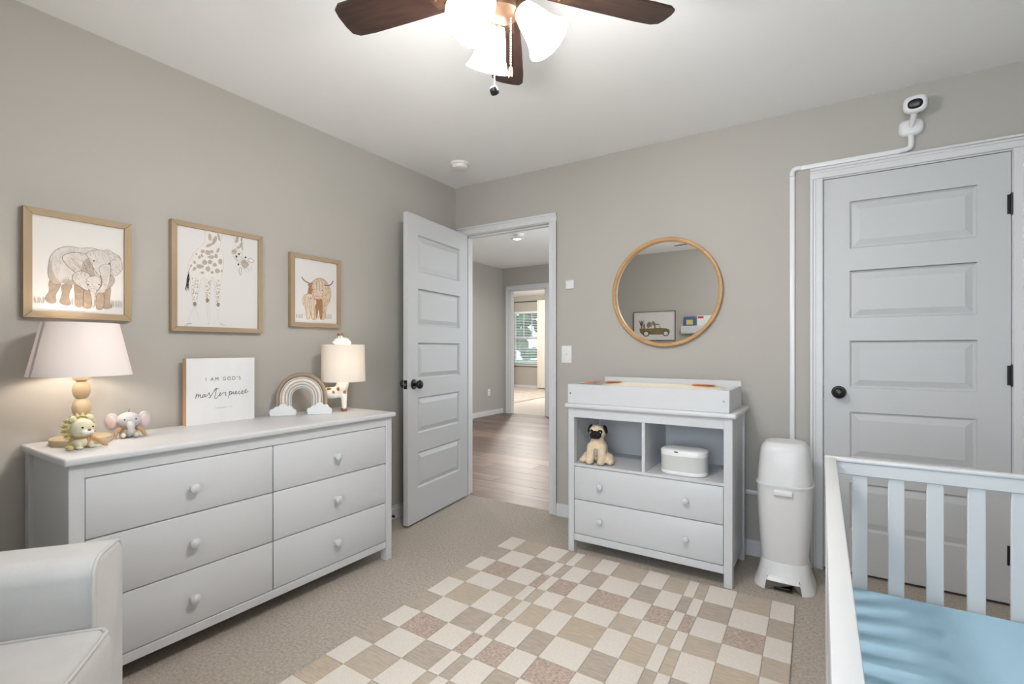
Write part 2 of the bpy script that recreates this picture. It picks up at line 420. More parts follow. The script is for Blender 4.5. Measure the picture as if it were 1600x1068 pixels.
m = MB(); m.box(-6.8, FO0, 4.4, 4.5, -.05, 2.74); m.box(FO1, 1.3, 4.4, 4.5, -.05, 2.74); m.box(FO0, FO1, 4.4, 4.5, FZ, 2.74)
struct('wall_hall_back', m, 'wall', 'greige hall end wall with a doorway to the bright room', 'wall')
def hbase(name, segs, label): return baseboard(name, segs, label)
hbase('baseboard_hall', [(-2.5, .11, -2.5, 4.4, 1, 0), (FO1+.09, 4.4, 1.2, 4.4, 0, -1)], 'white baseboard along the hall wall')
casing('trim_5', FO0, FO1, FZ, 4.4, -1, 'white casing around the far hall doorway', .085)
m = MB(); m.box(FO0-.001, FO0+.018, 4.4, 4.5, 0, FZ); m.box(FO1-.018, FO1+.001, 4.4, 4.5, 0, FZ); m.box(FO0, FO1, 4.4, 4.5, FZ-.018, FZ+.001)
struct('trim_6', m, 'trim', 'white jamb of the far hall doorway', 'door jamb')
m = MB(); m.box(-6.8, -1.2, 4.45, 9.6, -.05, 0)
struct('floor_far', m, 'far_carpet', 'pale carpet in the bright room beyond the hall', 'carpet')
struct('ceiling_far', MB().box(-6.9, -1.1, 4.5, 9.7, 2.74, 2.84), 'ceiling', 'white ceiling of the room beyond the hall', 'ceiling')
m = MB(); m.box(-6.9, -6.8, 4.4, 9.7, -.05, 2.74); struct('wall_far_left', m, 'wall', 'greige wall left in the room beyond', 'wall')
m = MB(); m.box(-1.2, -1.1, 4.5, 9.7, -.05, 2.74); struct('wall_far_right', m, 'wall', 'greige wall right in the room beyond', 'wall')
VX0, VX1, VZ0, VZ1 = -5.58, -4.63, .70, 2.29
m = MB()
for a in [(-6.8, VX0, -.05, 2.74), (VX1, -1.2, -.05, 2.74), (VX0, VX1, -.05, VZ0), (VX0, VX1, VZ1, 2.74)]: m.box(a[0], a[1], 9.6, 9.7, a[2], a[3])
struct('wall_far_back', m, 'wall', 'greige wall around the bright window beyond the hall', 'wall')
baseboard('baseboard_far', [(-6.8, 9.6, -1.2, 9.6, 0, -1)], 'white baseboard under the bright window')
t = thing('window_2', 'bright sash window with blinds beyond the hall', 'window', ((VX0+VX1)/2, 9.6, VZ0), kind='structure')
m = MB(); e = .05
for a in [(VX0, VX0+e, VZ0, VZ1), (VX1-e, VX1, VZ0, VZ1), (VX0+e, VX1-e, VZ0, VZ0+e), (VX0+e, VX1-e, VZ1-e, VZ1), (VX0+e, VX1-e, 1.47, 1.53)]: m.box(a[0], a[1], 9.62, 9.68, a[2], a[3])
obj('window_frame', m, 'trim', t, True)
for za, zb in ((VZ0+e, 1.47), (1.53, VZ1-e)): obj('pane', MB().box(VX0+e, VX1-e, 9.65, 9.654, za, zb), 'pane', t, True)
for k in (1, 2): obj('muntin', MB().box(VX0+e+k*.283-.01, VX0+e+k*.283+.01, 9.635, 9.668, 1.53, VZ1-e), 'trim', t, True)
obj('muntin', MB().box(VX0+e, VX1-e, 9.636, 9.667, 1.875, 1.895), 'trim', t, True)
obj('window_sill', MB().box(VX0-.08, VX1+.08, 9.53, 9.62, VZ0-.035, VZ0, .005), 'trim', t, True)
t = thing('window_blind', 'white horizontal slat blind in the window beyond the hall', 'blind', ((VX0+VX1)/2, 9.61, VZ0))
obj('headrail', MB().box(VX0+.01, VX1-.01, 9.585, 9.62, VZ1-.06, VZ1-.005), 'blind', t, True)
src = None; N = 32
for k in range(N):
    z = .04+k*(VZ1-VZ0-.11)/(N-1)
    if src is None:
        m = MB(); m.box(-.455, .455, -.022, .022, -.0012, .0012); bmesh.ops.rotate(m.bm, verts=m.bm.verts, cent=(0, 0, 0), matrix=Matrix.Rotation(.42, 3, 'X'))
        src = obj('slat', m, 'blind', t); src.location = (0, -.012, z)
    else: inst(src, t, (0, -.012, z))
obj('cord', MB().cyl((-.25, -.03, .04), (-.25, -.03, 1.55), .002, n=6), 'blind', t); obj('cord', MB().cyl((.25, -.03, .04), (.25, -.03, 1.55), .002, n=6), 'blind', t)
o = obj('curtain_rod', MB().cyl((-6.0, 9.5, 2.57), (-4.2, 9.5, 2.57), .011, n=12).ell((-6.0, 9.5, 2.57), .025).ell((-4.2, 9.5, 2.57), .025).cyl((-5.9, 9.5, 2.57), (-5.9, 9.6, 2.57), .008, n=8).cyl((-4.3, 9.5, 2.57), (-4.3, 9.6, 2.57), .008, n=8), 'rod')
tag(o, 'thin dark curtain rod above the window beyond the hall', 'curtain rod')
def curtain(x0, x1, label):
    top, bot = [], []
    n = 40
    def ring(z, sp):
        a = []
        for k in range(n+1):
            u = k/n; a.append((x0+(x1-x0)*u, 9.435+.03*math.sin(u*PI*9)*sp, z))
        for k in range(n, -1, -1):
            u = k/n; a.append((x0+(x1-x0)*u, 9.441+.03*math.sin(u*PI*9)*sp, z))
        return a
    m = MB(); m.loft([ring(2.58, .6), ring(1.6, 1), ring(.6, 1.2), ring(.03, 1.3)])
    o = tag(obj('curtain', m, 'curtain'), label, 'curtain', 'curtains at the far window')
curtain(-5.86, -5.47, 'cream curtain panel left of the window beyond the hall'); curtain(-4.66, -4.30, 'cream curtain panel right of the window beyond the hall')
m = MB(); q = [(-3.17, 5.69), (-3.28, 7.75), (-4.0, 9.35), (-6.4, 8.9), (-5.6, 5.1)]; m.prism(q[::-1], .001, .012)
tag(obj('area_rug', m, 'far_rug'), 'pale patterned rug on the carpet beyond the hall', 'rug')
def downlight(x, y, z, label, power, group=None):
    t = thing('recessed_light', label, 'light', (x, y, z), group=group)
    obj('trim_ring', MB().lathe([(.05, -.001), (.085, -.001), (.085, -.006), (.06, -.01), (.05, -.006)], 28), 'plate', t)
    obj('lens', MB().lathe([(0, -.004), (.05, -.004), (.05, -.001), (0, -.001)], 24), 'downlight', t)
    l = bpy.data.lights.new('bulb_light', 'SPOT'); l.energy = power; l.spot_size = 2.95; l.spot_blend = .35; l.shadow_soft_size = .06; l.color = (1, .96, .91)
    o = bpy.data.objects.new('bulb_light', l); C.objects.link(o); o.parent = t; o.location = (0, 0, -.02)
downlight(-.97, 2.47, HH, 'glowing recessed ceiling light visible through the doorway', HALL_W, 'recessed hall lights')
downlight(-.97, .9, HH, 'added recessed hall ceiling light, unseen, nearest the nursery doorway', HALL_W, 'recessed hall lights')  # extra downlight out of view, added to light the hall
downlight(.5, 2.47, HH, 'added recessed hall ceiling light, unseen, on the right side', HALL_W, 'recessed hall lights')  # another unseen downlight, added for hall brightness
o = obj('smoke_detector', MB().lathe([(0, 0), (.06, 0), (.06, -.02), (.045, -.032), (0, -.034)], 24), 'plate'); o.location = (-.81, 2.27, HH)
tag(o, 'small white smoke detector on the hall ceiling', 'smoke detector')
t = thing('added_ceiling_lamp', 'unseen round white ceiling lamp added in the room beyond the hall', 'lamp', (-3.6, 7.0, 2.74))  # unseen lamp, added to brighten the far room
obj('base', MB().lathe([(0, 0), (.15, 0), (.15, -.03), (0, -.03)], 28), 'plate', t); obj('diffuser', MB().lathe([(.145, -.03), (.14, -.07), (.09, -.1), (0, -.11)], 28), 'downlight', t)
point('added_ceiling_lamp_light', (0, 0, -.2), 130, (1, .96, .9), .1, t)
t = thing('outlet', 'white outlet low on the hall wall', 'outlet', (-2.5, 3.975, .40))
obj('cover_plate', MB().box(0, .006, -.036, .036, -.058, .058, .003), 'plate', t); obj('socket', MB().box(.006, .008, -.016, .016, .008, .04, .001), 'trim', t); obj('socket', MB().box(.006, .008, -.016, .016, -.04, -.008, .001), 'trim', t)
# outdoors
struct('ground', MB().box(-40, 40, -40, 60, -.5, -.4), 'grass', 'grass outside the windows', 'grass')
def tree(x, y, r, h, label):
    t = thing('tree', label, 'tree', (x, y, -.4), group='trees outside the far window')
    obj('trunk', MB().cyl((0, 0, 0), (0, 0, h*.6), .14, .08, 10), 'bark', t)
    m = MB()
    for k in range(90):
        a = random.uniform(0, 2*PI); q = random.uniform(0, 1)**.5*r; z = random.uniform(.28, 1)*h
        m.ell((q*math.cos(a), q*math.sin(a), z), random.uniform(.14, .3)*r*.8, u=7, v=5)
    obj('crown', m, 'leaves', t)
tree(-9.9, 16.2, 1.5, 4.6, 'green leafy tree left in the far window view'); tree(-7.4, 19.6, 1.3, 4.0, 'smaller green tree right in the far window view')

# ------------------------------------------------------------------ long dresser on the left wall
DZ = .81
t = thing('dresser', 'long white six drawer dresser along the left wall', 'dresser', (.25, -1.824, 0))
Y0, Y1, X0, X1 = -2.515, -1.132, .018, .472
obj('dresser_top', MB().box(X0, .492, Y0-.016, Y1+.016, DZ-.026, DZ, .008, 3), 'white', t, True)
for yy in ((Y0, Y0+.041), (Y1-.041, Y1)):
    for xx in ((X1-.045, X1), (X0, X0+.045)): obj('leg', MB().box(xx[0], xx[1], yy[0], yy[1], 0, DZ-.026, .002, 1), 'white', t, True)
for yy in ((Y0+.012, Y0+.03), (Y1-.03, Y1-.012)): obj('side_panel', MB().box(X0+.045, X1-.045, yy[0], yy[1], .07, DZ-.026), 'white', t, True)
obj('top_rail', MB().box(X1-.03, X1-.003, Y0+.041, Y1-.041, .738, DZ-.026), 'white', t, True)
obj('bottom_rail', MB().box(X1-.03, X1-.001, Y0+.041, Y1-.041, .070, .106, .002, 1), 'white', t, True)
obj('back_panel', MB().box(X0, X0+.01, Y0+.045, Y1-.045, .07, DZ-.026), 'white', t, True)
obj('bottom_panel', MB().box(X0+.01, X1-.03, Y0+.03, Y1-.03, .072, .085), 'white', t, True)
obj('centre_divider', MB().box(X0+.01, X1-.03, -1.832, -1.816, .085, DZ-.026), 'white', t, True)
kn_src = None
def round_knob_mesh(m, M, s=1.0):
    m.lathe([(0, 0), (.011*s, 0), (.010*s, .006*s), (.0115*s, .010*s), (.0175*s, .016*s), (.0195*s, .022*s), (.0175*s, .028*s), (.010*s, .0325*s), (0, .0335*s)], 24, M)
for z0, z1 in ((.534, .735), (.320, .531), (.1085, .317)):
    for ya, yb in ((Y0+.0425, -1.8265), (-1.8225, Y1-.0425)):
        d = obj('drawer', MB().box(X1-.022, X1-.001, ya, yb, z0, z1, .0045, 2), 'white', t, True)
        m = MB(); round_knob_mesh(m, Matrix.Translation((X1-.001, (ya+yb)/2, (z0+z1)/2-.003)) @ Matrix.Rotation(PI/2, 4, 'Y'))
        obj('knob', m, 'white', d, True)

# ------------------------------------------------------------------ pictures on the left wall (local: x out of wall, y right, z up)
class Art:
    """flat shapes drawn in a quad of traced pixels and mapped to a print of size w x h"""
    def __init__(s, quad, w, h): s.q = quad; s.w = w; s.h = h; s.mb = MB(); s.k = 0; s.mats = []
    def uv(s, p):
        (x0, ty0), (x1, ty1), (_, by1), (_, by0) = s.q
        u = (p[0]-x0)/(x1-x0); ty = ty0+(ty1-ty0)*u; by = by0+(by1-by0)*u
        return (u*s.w, (by-p[1])/(by-ty)*s.h)
    def mi(s, m):
        if m not in s.mats: s.mats.append(m)
        return s.mats.index(m)
    def lay(s): s.k += 1; return .0003+s.k*.000006
    def poly(s, pts, m, smooth=True, outline=None, ow=1.2):
        q = [Vector((*p, 0)) for p in pts]
        if smooth:
            n = len(q); out = []
            for i in range(n):
                a, b, c, d = q[i-1], q[i], q[(i+1) % n], q[(i+2) % n]
                for j in range(4):
                    t_ = j/4; out.append(.5*((2*b)+(c-a)*t_+(2*a-5*b+4*c-d)*t_*t_+(3*b-a-3*c+d)*t_**3))
            q = out
        x = s.lay(); s.mb.face([(x, *s.uv(p)) for p in q], s.mi(m))
        if outline: s.stroke([tuple(p)[:2] for p in q+[q[0]]], ow, outline, False)
        return s
    def stroke(s, pts, w, m, smooth=True):
        q = [Vector((*p, 0)) for p in pts]
        if smooth: q = smooth_path(q, 5)
        x = s.lay(); a = [Vector(s.uv(p)) for p in q]; ww = w*s.w/abs(s.q[1][0]-s.q[0][0])/2
        L, Rr = [], []
        for i in range(len(a)):
            d = a[min(i+1, len(a)-1)]-a[max(i-1, 0)]
            if d.length < 1e-9: d = Vector((1, 0))
            d.normalize(); n = Vector((-d.y, d.x))*ww
            L.append(a[i]+n); Rr.append(a[i]-n)
        for i in range(len(a)-1): s.mb.face([(x, *L[i]), (x, *L[i+1]), (x, *Rr[i+1]), (x, *Rr[i])], s.mi(m))
        return s
    def blob(s, x, y, rx, ry, m, rot=0, jag=.12, n=12):
        pts = []
        for k in range(n):
            a = 2*PI*k/n; r = 1+random.uniform(-jag, jag); px, py = rx*r*math.cos(a), ry*r*math.sin(a)
            pts.append((x+px*math.cos(rot)-py*math.sin(rot), y+px*math.sin(rot)+py*math.cos(rot)))
        return s.poly(pts, m, False)
    def hatch(s, poly, m, n, ln, ang, w):
        """short pencil strokes of one direction scattered inside a polygon"""
        xs = [p[0] for p in poly]; ys = [p[1] for p in poly]; k = 0; tries = 0
        while k < n and tries < n*6:
            tries += 1; x = random.uniform(min(xs), max(xs)); y = random.uniform(min(ys), max(ys)); ins = False
            for i in range(len(poly)):
                (x1, y1), (x2, y2) = poly[i-1], poly[i]
                if (y1 > y) != (y2 > y) and x < (x2-x1)*(y-y1)/(y2-y1)+x1: ins = not ins
            if not ins: continue
            k += 1; b = ang+random.uniform(-.3, .3); l = ln*random.uniform(.4, 1)/2; c_, s_ = math.cos(b)*l, math.sin(b)*l
            s.stroke([(x-c_, y-s_), (x, y+random.uniform(-.12, .12)*l), (x+c_, y+s_)], w*random.uniform(.5, 1), m, False)
        return s
    def build(s, name, parent, loc):
        o = obj(name, s.mb, s.mats, parent); o.location = loc; return o

def picture(name, label, y0, y1, z0, z1, fw, fmat, art, dname, wall='L', depth=.028):
    w, h = y1-y0, z1-z0
    if wall == 'L': t = thing(name, label, 'picture', (0.001, y0, z0))
    else: t = thing(name, label, 'picture', (y1, wall, z0), PI/2)
    fr = MB()
    def bar(pts):   # mitred bar from outer/inner quad in (y,z)
        fr.loft([[(0, *p) for p in pts], [(depth-.002, *p) for p in pts]])
        c = Vector((sum(p[0] for p in pts)/4, sum(p[1] for p in pts)/4))
        q = [tuple(Vector(p)+(c-Vector(p)).normalized()*.0015) for p in pts]
        fr.loft([[(depth-.002, *p) for p in pts], [(depth, *p) for p in q]])
    O = [(0, 0), (w, 0), (w, h), (0, h)]; I = [(fw, fw), (w-fw, fw), (w-fw, h-fw), (fw, h-fw)]
    for k in range(4):
        fr = MB(); bar([O[k], O[(k+1) % 4], I[(k+1) % 4], I[k]])
        obj('frame_bar', fr, fmat[k % 2], t)
    p = obj('print', MB().box(.002, depth-.010, fw-.001, w-fw+.001, fw-.001, h-fw+.001), 'paper', t)
    art.build(dname, p, (depth-.010, fw, fw))
    return t
# elephant print
a = Art([(203, 28), (1032, 158), (1028, 978), (197, 940)], .335-.05, .41-.05)
BODY = [(345, 470), (360, 420), (400, 370), (450, 340), (520, 328), (610, 343), (690, 337), (780, 358), (840, 470), (840, 600), (700, 690), (560, 690), (455, 674), (400, 692), (355, 655), (335, 580)]
def sketch(poly, fill, dirs, n, ln, w_=3, dark='p_grey_dark', ol='p_line', ow=3):
    a.poly(poly, fill, True, ol, ow); a.hatch(poly, dark, n, ln, dirs, w_)
sketch([(455, 695), (540, 695), (520, 760), (515, 820), (530, 868), (508, 888), (452, 876), (435, 848), (455, 780)], 'p_brown', .1, 26, 26)
sketch([(350, 655), (440, 680), (432, 725), (400, 790), (402, 858), (350, 868), (312, 832), (320, 800), (345, 750)], 'p_brown', .1, 26, 26)
sketch([(570, 680), (652, 720), (642, 888), (572, 892), (567, 800)], 'p_brown', .1, 30, 26)
sketch([(838, 750), (900, 710), (894, 850), (914, 893), (898, 912), (826, 906)], 'p_brown', .1, 26, 26)
sketch(BODY, 'p_grey', 1.2, 90, 50)
a.poly([(345, 470), (365, 480), (372, 560), (410, 640), (440, 672), (400, 690), (355, 652), (336, 580)], 'p_shade'); a.poly([(560, 690), (455, 674), (480, 640), (560, 640), (600, 560), (640, 600)], 'p_shade')
sketch([(838, 368), (880, 358), (940, 392), (992, 424), (1018, 520), (1000, 562), (946, 604), (905, 562), (896, 470), (866, 410)], 'p_grey', .8, 46, 44)
sketch([(800, 600), (900, 590), (940, 640), (920, 690), (862, 740), (810, 730)], 'p_shade', .6, 22, 34)
sketch([(455, 440), (480, 405), (560, 385), (660, 398), (715, 450), (735, 560), (745, 602), (650, 602), (560, 568), (490, 500)], 'p_grey', .9, 60, 52, ow=4)
a.poly([(640, 480), (700, 440), (735, 560), (745, 602), (650, 602), (610, 590)], 'p_shade'); a.hatch([(640, 480), (700, 440), (735, 560), (745, 602), (650, 602), (610, 590)], 'p_line', 24, 36, 1.0, 3)
sketch([(670, 392), (740, 362), (830, 366), (886, 430), (896, 500), (898, 560), (890, 622), (830, 610), (770, 585), (720, 500), (690, 440)], 'p_grey', 1.3, 30, 40)
sketch([(790, 520), (890, 500), (892, 620), (872, 700), (832, 770), (772, 802), (745, 790), (760, 760), (800, 718), (816, 650)], 'p_grey', .1, 8, 30)
for k in range(16): a.stroke([(800+k % 3*3-k*1.5, 520+k*16), (845-k, 528+k*16), (888-k*2.4, 516+k*15)], 2.2, 'p_grey_dark')
a.blob(738, 462, 10, 7, 'p_line'); a.blob(884, 488, 7, 12, 'p_line')
sketch([(650, 745), (702, 756), (712, 904), (646, 908), (642, 860)], 'p_brown', .1, 20, 24); sketch([(766, 785), (830, 776), (826, 912), (762, 912)], 'p_brown', .1, 20, 24)
sketch([(543, 612), (570, 576), (630, 560), (702, 598), (682, 660), (686, 746), (622, 716), (560, 668)], 'p_grey', .9, 44, 40, ow=4)
sketch([(668, 642), (710, 612), (770, 608), (806, 640), (796, 702), (762, 752), (708, 756), (680, 712)], 'p_grey', .1, 30, 26)
sketch([(704, 738), (762, 738), (746, 820), (740, 898), (722, 900), (715, 820)], 'p_grey', .1, 16, 20)
a.blob(684, 690, 6, 7, 'p_black', jag=0); a.blob(786, 688, 6, 7, 'p_black', jag=0)
for x in (225, 232, 250, 262, 280, 292, 300, 540, 548, 908, 920, 932, 952, 962, 978, 992, 1006):
    yb = 868+(x-225)*.05; a.stroke([(x, yb), (x-8+(x % 7)*2, yb-50-(x % 5)*6)], 4, 'p_spot_dark', False)
picture('framed_elephant_print', 'oak framed print of an elephant with its calf above the bead lamp', -2.522, -2.187, 1.277, 1.687, .025, ('oak', 'oak_v'), a, 'elephant_drawing')
# giraffe print
a = Art([(165, 152), (782, 262), (780, 945), (162, 928)], .424-.046, .505-.046)
a.poly([(372, 190), (484, 208), (478, 290), (490, 350), (504, 410), (500, 500), (487, 560), (472, 690), (474, 790), (448, 800), (442, 700), (428, 560), (412, 560), (402, 660), (394, 748), (370, 746), (366, 640), (368, 565), (340, 560), (325, 620), (312, 700), (300, 778), (280, 776), (272, 690), (262, 600), (248, 520), (246, 455), (270, 390), (300, 345), (342, 308), (365, 268)], 'p_pale', outline='p_spot', ow=1.5)
for x, y, rx, ry in [(400, 240, 13, 30), (436, 262, 14, 34), (468, 240, 9, 30), (395, 302, 28, 13), (348, 352, 16, 15), (385, 360, 22, 17), (413, 352, 15, 13), (410, 394, 26, 13), (446, 385, 13, 20), (462, 340, 10, 22), (324, 396, 9, 14), (362, 436, 18, 23), (402, 432, 18, 16), (437, 452, 16, 15), (478, 430, 16, 25), (327, 468, 28, 18), (386, 486, 17, 20), (458, 500, 20, 17), (288, 487, 11, 17), (417, 512, 12, 11), (345, 515, 15, 10), (290, 438, 9, 12), (489, 500, 7, 13), (342, 384, 8, 14), (265, 462, 7, 12), (303, 372, 7, 9)]:
    a.blob(x, y, rx, ry, 'p_spot', random.uniform(-.4, .4), .16)
for cx0, cy0, cx1, cy1, wd in ((295, 560, 292, 735, 24), (392, 570, 382, 715, 18), (460, 560, 456, 740, 17)):
    for k in range(46):
        u = random.random(); a.blob(cx0+(cx1-cx0)*u+random.uniform(-wd, wd)*(1-.5*u), cy0+(cy1-cy0)*u, random.uniform(2.5, 5), random.uniform(3, 6), 'p_spot', jag=.3, n=7)
for x, y in ((291, 757), (381, 728), (461, 760)): a.blob(x, y, 12, 18, 'p_spot_dark', jag=.15)
for p in ([(286, 778), (255, 850), (238, 895)], [(300, 778), (318, 880)], [(372, 748), (388, 890)], [(392, 748), (400, 880)], [(455, 802), (460, 880)]): a.stroke(p, 2, 'p_pink')
for k in range(12): a.stroke([(248+random.uniform(-6, 4), 515), (245+random.uniform(-10, 8), 570), (232+random.uniform(-12, 18), 630+random.uniform(-15, 30))], 2.6, 'p_black')
a.stroke([(262, 470), (250, 500), (246, 530)], 4, 'p_spot')
for p in ([(218, 922), (245, 922)], [(235, 910), (268, 910)], [(385, 912), (392, 906)], [(478, 900), (488, 915), (512, 920)]): a.stroke(p, 3, 'p_line', False)
a.poly([(585, 226), (654, 238), (656, 352), (640, 350), (612, 335), (592, 290)], 'p_pale', outline='p_spot')
for x, y, rx, ry in ((608, 258, 14, 26), (640, 300, 12, 24), (645, 255, 8, 16), (620, 318, 12, 12)): a.blob(x, y, rx, ry, 'p_spot', .3, .12)
a.stroke([(648, 250), (652, 340)], 6, 'p_spot_dark')
a.poly([(568, 345), (590, 328), (622, 340), (655, 378), (690, 415), (712, 440), (704, 456), (732, 470), (728, 490), (714, 488), (704, 478), (692, 480), (708, 500), (692, 508), (664, 478), (640, 446), (612, 420), (590, 395), (572, 372)], 'p_pale', outline='p_spot_dark', ow=2)
a.poly([(640, 425), (672, 412), (704, 440), (704, 456), (686, 478), (664, 476), (645, 448)], 'p_spot'); a.hatch([(575, 345), (600, 335), (690, 425), (660, 470), (590, 392)], 'p_spot_dark', 30, 22, .8, 2.5)
a.poly([(570, 342), (592, 332), (606, 345), (596, 365), (574, 366)], 'p_spot')
for x, y, rx, ry in ((625, 368, 9, 7), (605, 388, 8, 8), (680, 394, 7, 7), (620, 449, 7, 8)): a.blob(x, y, rx, ry, 'p_black', jag=.1)
a.poly([(700, 412), (722, 400), (750, 420), (735, 432), (712, 428)], 'p_pale', outline='p_black', ow=2.5); a.poly([(630, 480), (645, 478), (642, 530), (628, 512)], 'p_pale', outline='p_black', ow=2.5)
picture('framed_giraffe_print', 'large oak framed print of a giraffe bending its head down', -2.036, -1.612, 1.241, 1.746, .023, ('oak', 'oak_v'), a, 'giraffe_drawing')
# highland cow print
a = Art([(1085, 398), (1397, 438), (1395, 910), (1085, 893)], .330-.05, .41-.05)
a.poly([(1200, 600), (1225, 568), (1262, 553), (1302, 562), (1330, 595), (1350, 640), (1352, 700), (1335, 745), (1318, 780), (1308, 862), (1272, 872), (1262, 800), (1246, 800), (1244, 868), (1208, 866), (1196, 770), (1178, 700), (1186, 630)], 'p_tan', outline='p_rust', ow=2)
a.poly([(1240, 690), (1262, 720), (1285, 715), (1290, 790), (1285, 860), (1268, 866), (1262, 790), (1244, 860), (1236, 780)], 'p_rust')
a.poly([(1190, 625), (1215, 600), (1212, 660), (1200, 690), (1182, 690)], 'p_rust')
a.poly([(1218, 575), (1260, 556), (1300, 578), (1302, 640), (1282, 690), (1262, 714), (1236, 712), (1224, 680), (1212, 630)], 'p_tan_lt', outline='p_rust', ow=1.5)
a.hatch([(1186, 630), (1225, 568), (1302, 562), (1350, 640), (1352, 700), (1318, 780), (1308, 862), (1208, 866), (1196, 770)], 'p_rust', 60, 26, 1.5, 2.2); a.hatch([(1300, 600), (1350, 640), (1352, 700), (1318, 780), (1300, 700)], 'p_tan_lt', 50, 26, 1.4, 3)
for k in range(16): x = 1216+k*5.6; a.stroke([(1258+(x-1258)*.3, 560), (x, 590), (x+(x-1258)*.15, 640+(k % 4)*9)], 2, ('p_tan', 'p_rust', 'p_tan_lt', 'p_grey')[k % 4])
a.blob(1246, 692, 18, 15, 'p_pink', jag=.05); a.blob(1240, 692, 3, 4, 'p_line'); a.blob(1254, 693, 3, 4, 'p_line'); a.blob(1226, 640, 4, 4, 'p_black'); a.blob(1285, 648, 4, 4, 'p_black')
a.stroke([(1216, 598), (1185, 592), (1160, 578), (1145, 562), (1137, 548)], 6, 'p_line'); a.stroke([(1300, 606), (1330, 608), (1350, 600), (1362, 586), (1369, 570)], 6, 'p_line')
a.poly([(1180, 600), (1204, 606), (1196, 622), (1184, 616)], 'p_rust'); a.poly([(1308, 618), (1332, 622), (1322, 640), (1310, 636)], 'p_tan')
a.poly([(1148, 700), (1170, 678), (1205, 680), (1234, 712), (1242, 745), (1226, 790), (1228, 864), (1208, 866), (1202, 806), (1192, 866), (1172, 864), (1162, 790), (1144, 745)], 'p_tan_lt', outline='p_rust', ow=2)
for k in range(14): a.stroke([(1160+k*4, 690+(k % 3)*5), (1156+k*5, 730), (1162+k*4.4, 780+(k % 4)*14)], 1.8, ('p_tan', 'p_rust', 'p_grey')[k % 3])
a.blob(1218, 738, 15, 13, 'p_pink', jag=.06); a.blob(1200, 712, 4, 4, 'p_black'); a.blob(1228, 715, 4, 4, 'p_black')
for x in (1102, 1112, 1122, 1132, 1142, 1312, 1322, 1332, 1342, 1352): a.stroke([(x, 862+(x-1100)*.03), (x-2+x % 5, 826+(x % 7)*2)], 3, 'p_spot_dark', False)
picture('framed_cow_print', 'small oak framed print of a highland cow with its calf', -1.452, -1.122, 1.284, 1.694, .025, ('oak', 'oak_v'), a, 'cow_drawing')

# ------------------------------------------------------------------ things on the dresser
# bead lamp
t = thing('table_lamp', 'bead stem table lamp with white tapered shade at the dresser end', 'lamp', (.172, -2.396, DZ), .25)
obj('base', MB().lathe([(0, 0), (.088, 0), (.090, .003), (.090, .022), (.086, .025), (0, .025)], 40), 'lamp_wood', t)
z = .025
for k in range(3):
    r, h = (.030, .072) if k == 0 else (.0285, .068) if k == 1 else (.027, .064)
    obj('bead', MB().lathe([(.014, 0), (.021, .007), (r-.002, h*.3), (r, h*.5), (r-.002, h*.7), (.021, h-.007), (.014, h)], 28), 'lamp_wood', t).location = (0, 0, z)
    z += h
obj('neck', MB().lathe([(.012, 0), (.024, .006), (.026, .018), (.012, .022), (.012, .06), (0, .06)], 24), 'lamp_wood', t).location = (0, 0, z)
sh = obj('lamp_shade', MB().lathe([(.152, 0), (.152, .002), (.112, .192), (.112, .194), (.1105, .194), (.1105, .192), (.1505, .002), (.1505, 0), (.152, 0)], 56), 'lamp_shade', t, ang=80); sh.location = (0, 0, .251)
m = MB()
for k in range(8):
    u0, u1 = k/8, (k+1)/8
m.face([(.1527*math.cos(a_), .1527*math.sin(a_), 0) for a_ in (-.05, .05)]+[(.1127*math.cos(a_), .1127*math.sin(a_), .194) for a_ in (.06, -.06)])
sm = obj('seam_tape', m, 'shade_tape', sh); sm.rotation_euler = (0, 0, -1.62)
point('table_lamp_bulb', (0, 0, .33), LAMP_W, (1, .89, .76), .035, t)
# lion figurine
t = thing('lion_figurine', 'small cream lion figurine with scalloped mane before the bead lamp', 'figurine', (.292, -2.432, DZ), .22)
m = MB(); m.ell((-.004, 0, .022), (.03, .026, .024)); m.ell((.016, .018, .014), (.018, .010, .014)); m.ell((.016, -.018, .014), (.018, .010, .014)); m.ell((.03, .02, .006), (.012, .010, .006)); m.ell((.03, -.02, .006), (.012, .010, .006))
obj('body', m, 'lion_face', t)
hd = obj('head', MB().ell((.006, .0, .07), (.036, .036, .034)), 'lion_face', t)
mn = MB(); mn.ell((-.012, 0, .07), (.022, .043, .043))
for ring, (rr, xx, n) in enumerate(((.045, -.004, 18), (.040, -.020, 14))):
    for k in range(n):
        a_ = 2*PI*(k+.5*ring)/n; d = Vector((-.25-.3*ring, math.cos(a_), math.sin(a_))).normalized()
        p = Vector((xx, rr*math.cos(a_)*.9, .07+rr*math.sin(a_)*.9)); mn.cyl(p, p+d*.015, .0075, .001, 8)
obj('mane', mn, 'lion_mane', t)
for s_ in (-1, 1): obj('ear', MB().ell((.004, s_*.027, .104), (.007, .011, .011)).ell((.009, s_*.027, .103), (.004, .006, .006)), 'lion_face', t)
mz = obj('muzzle', MB().ell((.037, .005, .060), (.012, .014, .010)).ell((.037, -.005, .060), (.012, .014, .010)), 'ceramic', t)
obj('nose', MB().ell((.047, 0, .067), (.004, .006, .004)), 'hoof', mz)
for s_ in (-1, 1): obj('eye', MB().ell((.038, s_*.016, .076), .003), 'black', t)
rb = MB(); rb.lathe([(.024, .036), (.029, .040), (.024, .045)], 24); rb.box(.02, .026, .006, .018, .004, .040, .002); rb.tube([(.026, .016, .038), (.034, .034, .026), (.036, .052, .008), (.038, .062, .004)], [.006, .007, .006, .004], 8)
obj('scarf', rb, 'ribbon', t)
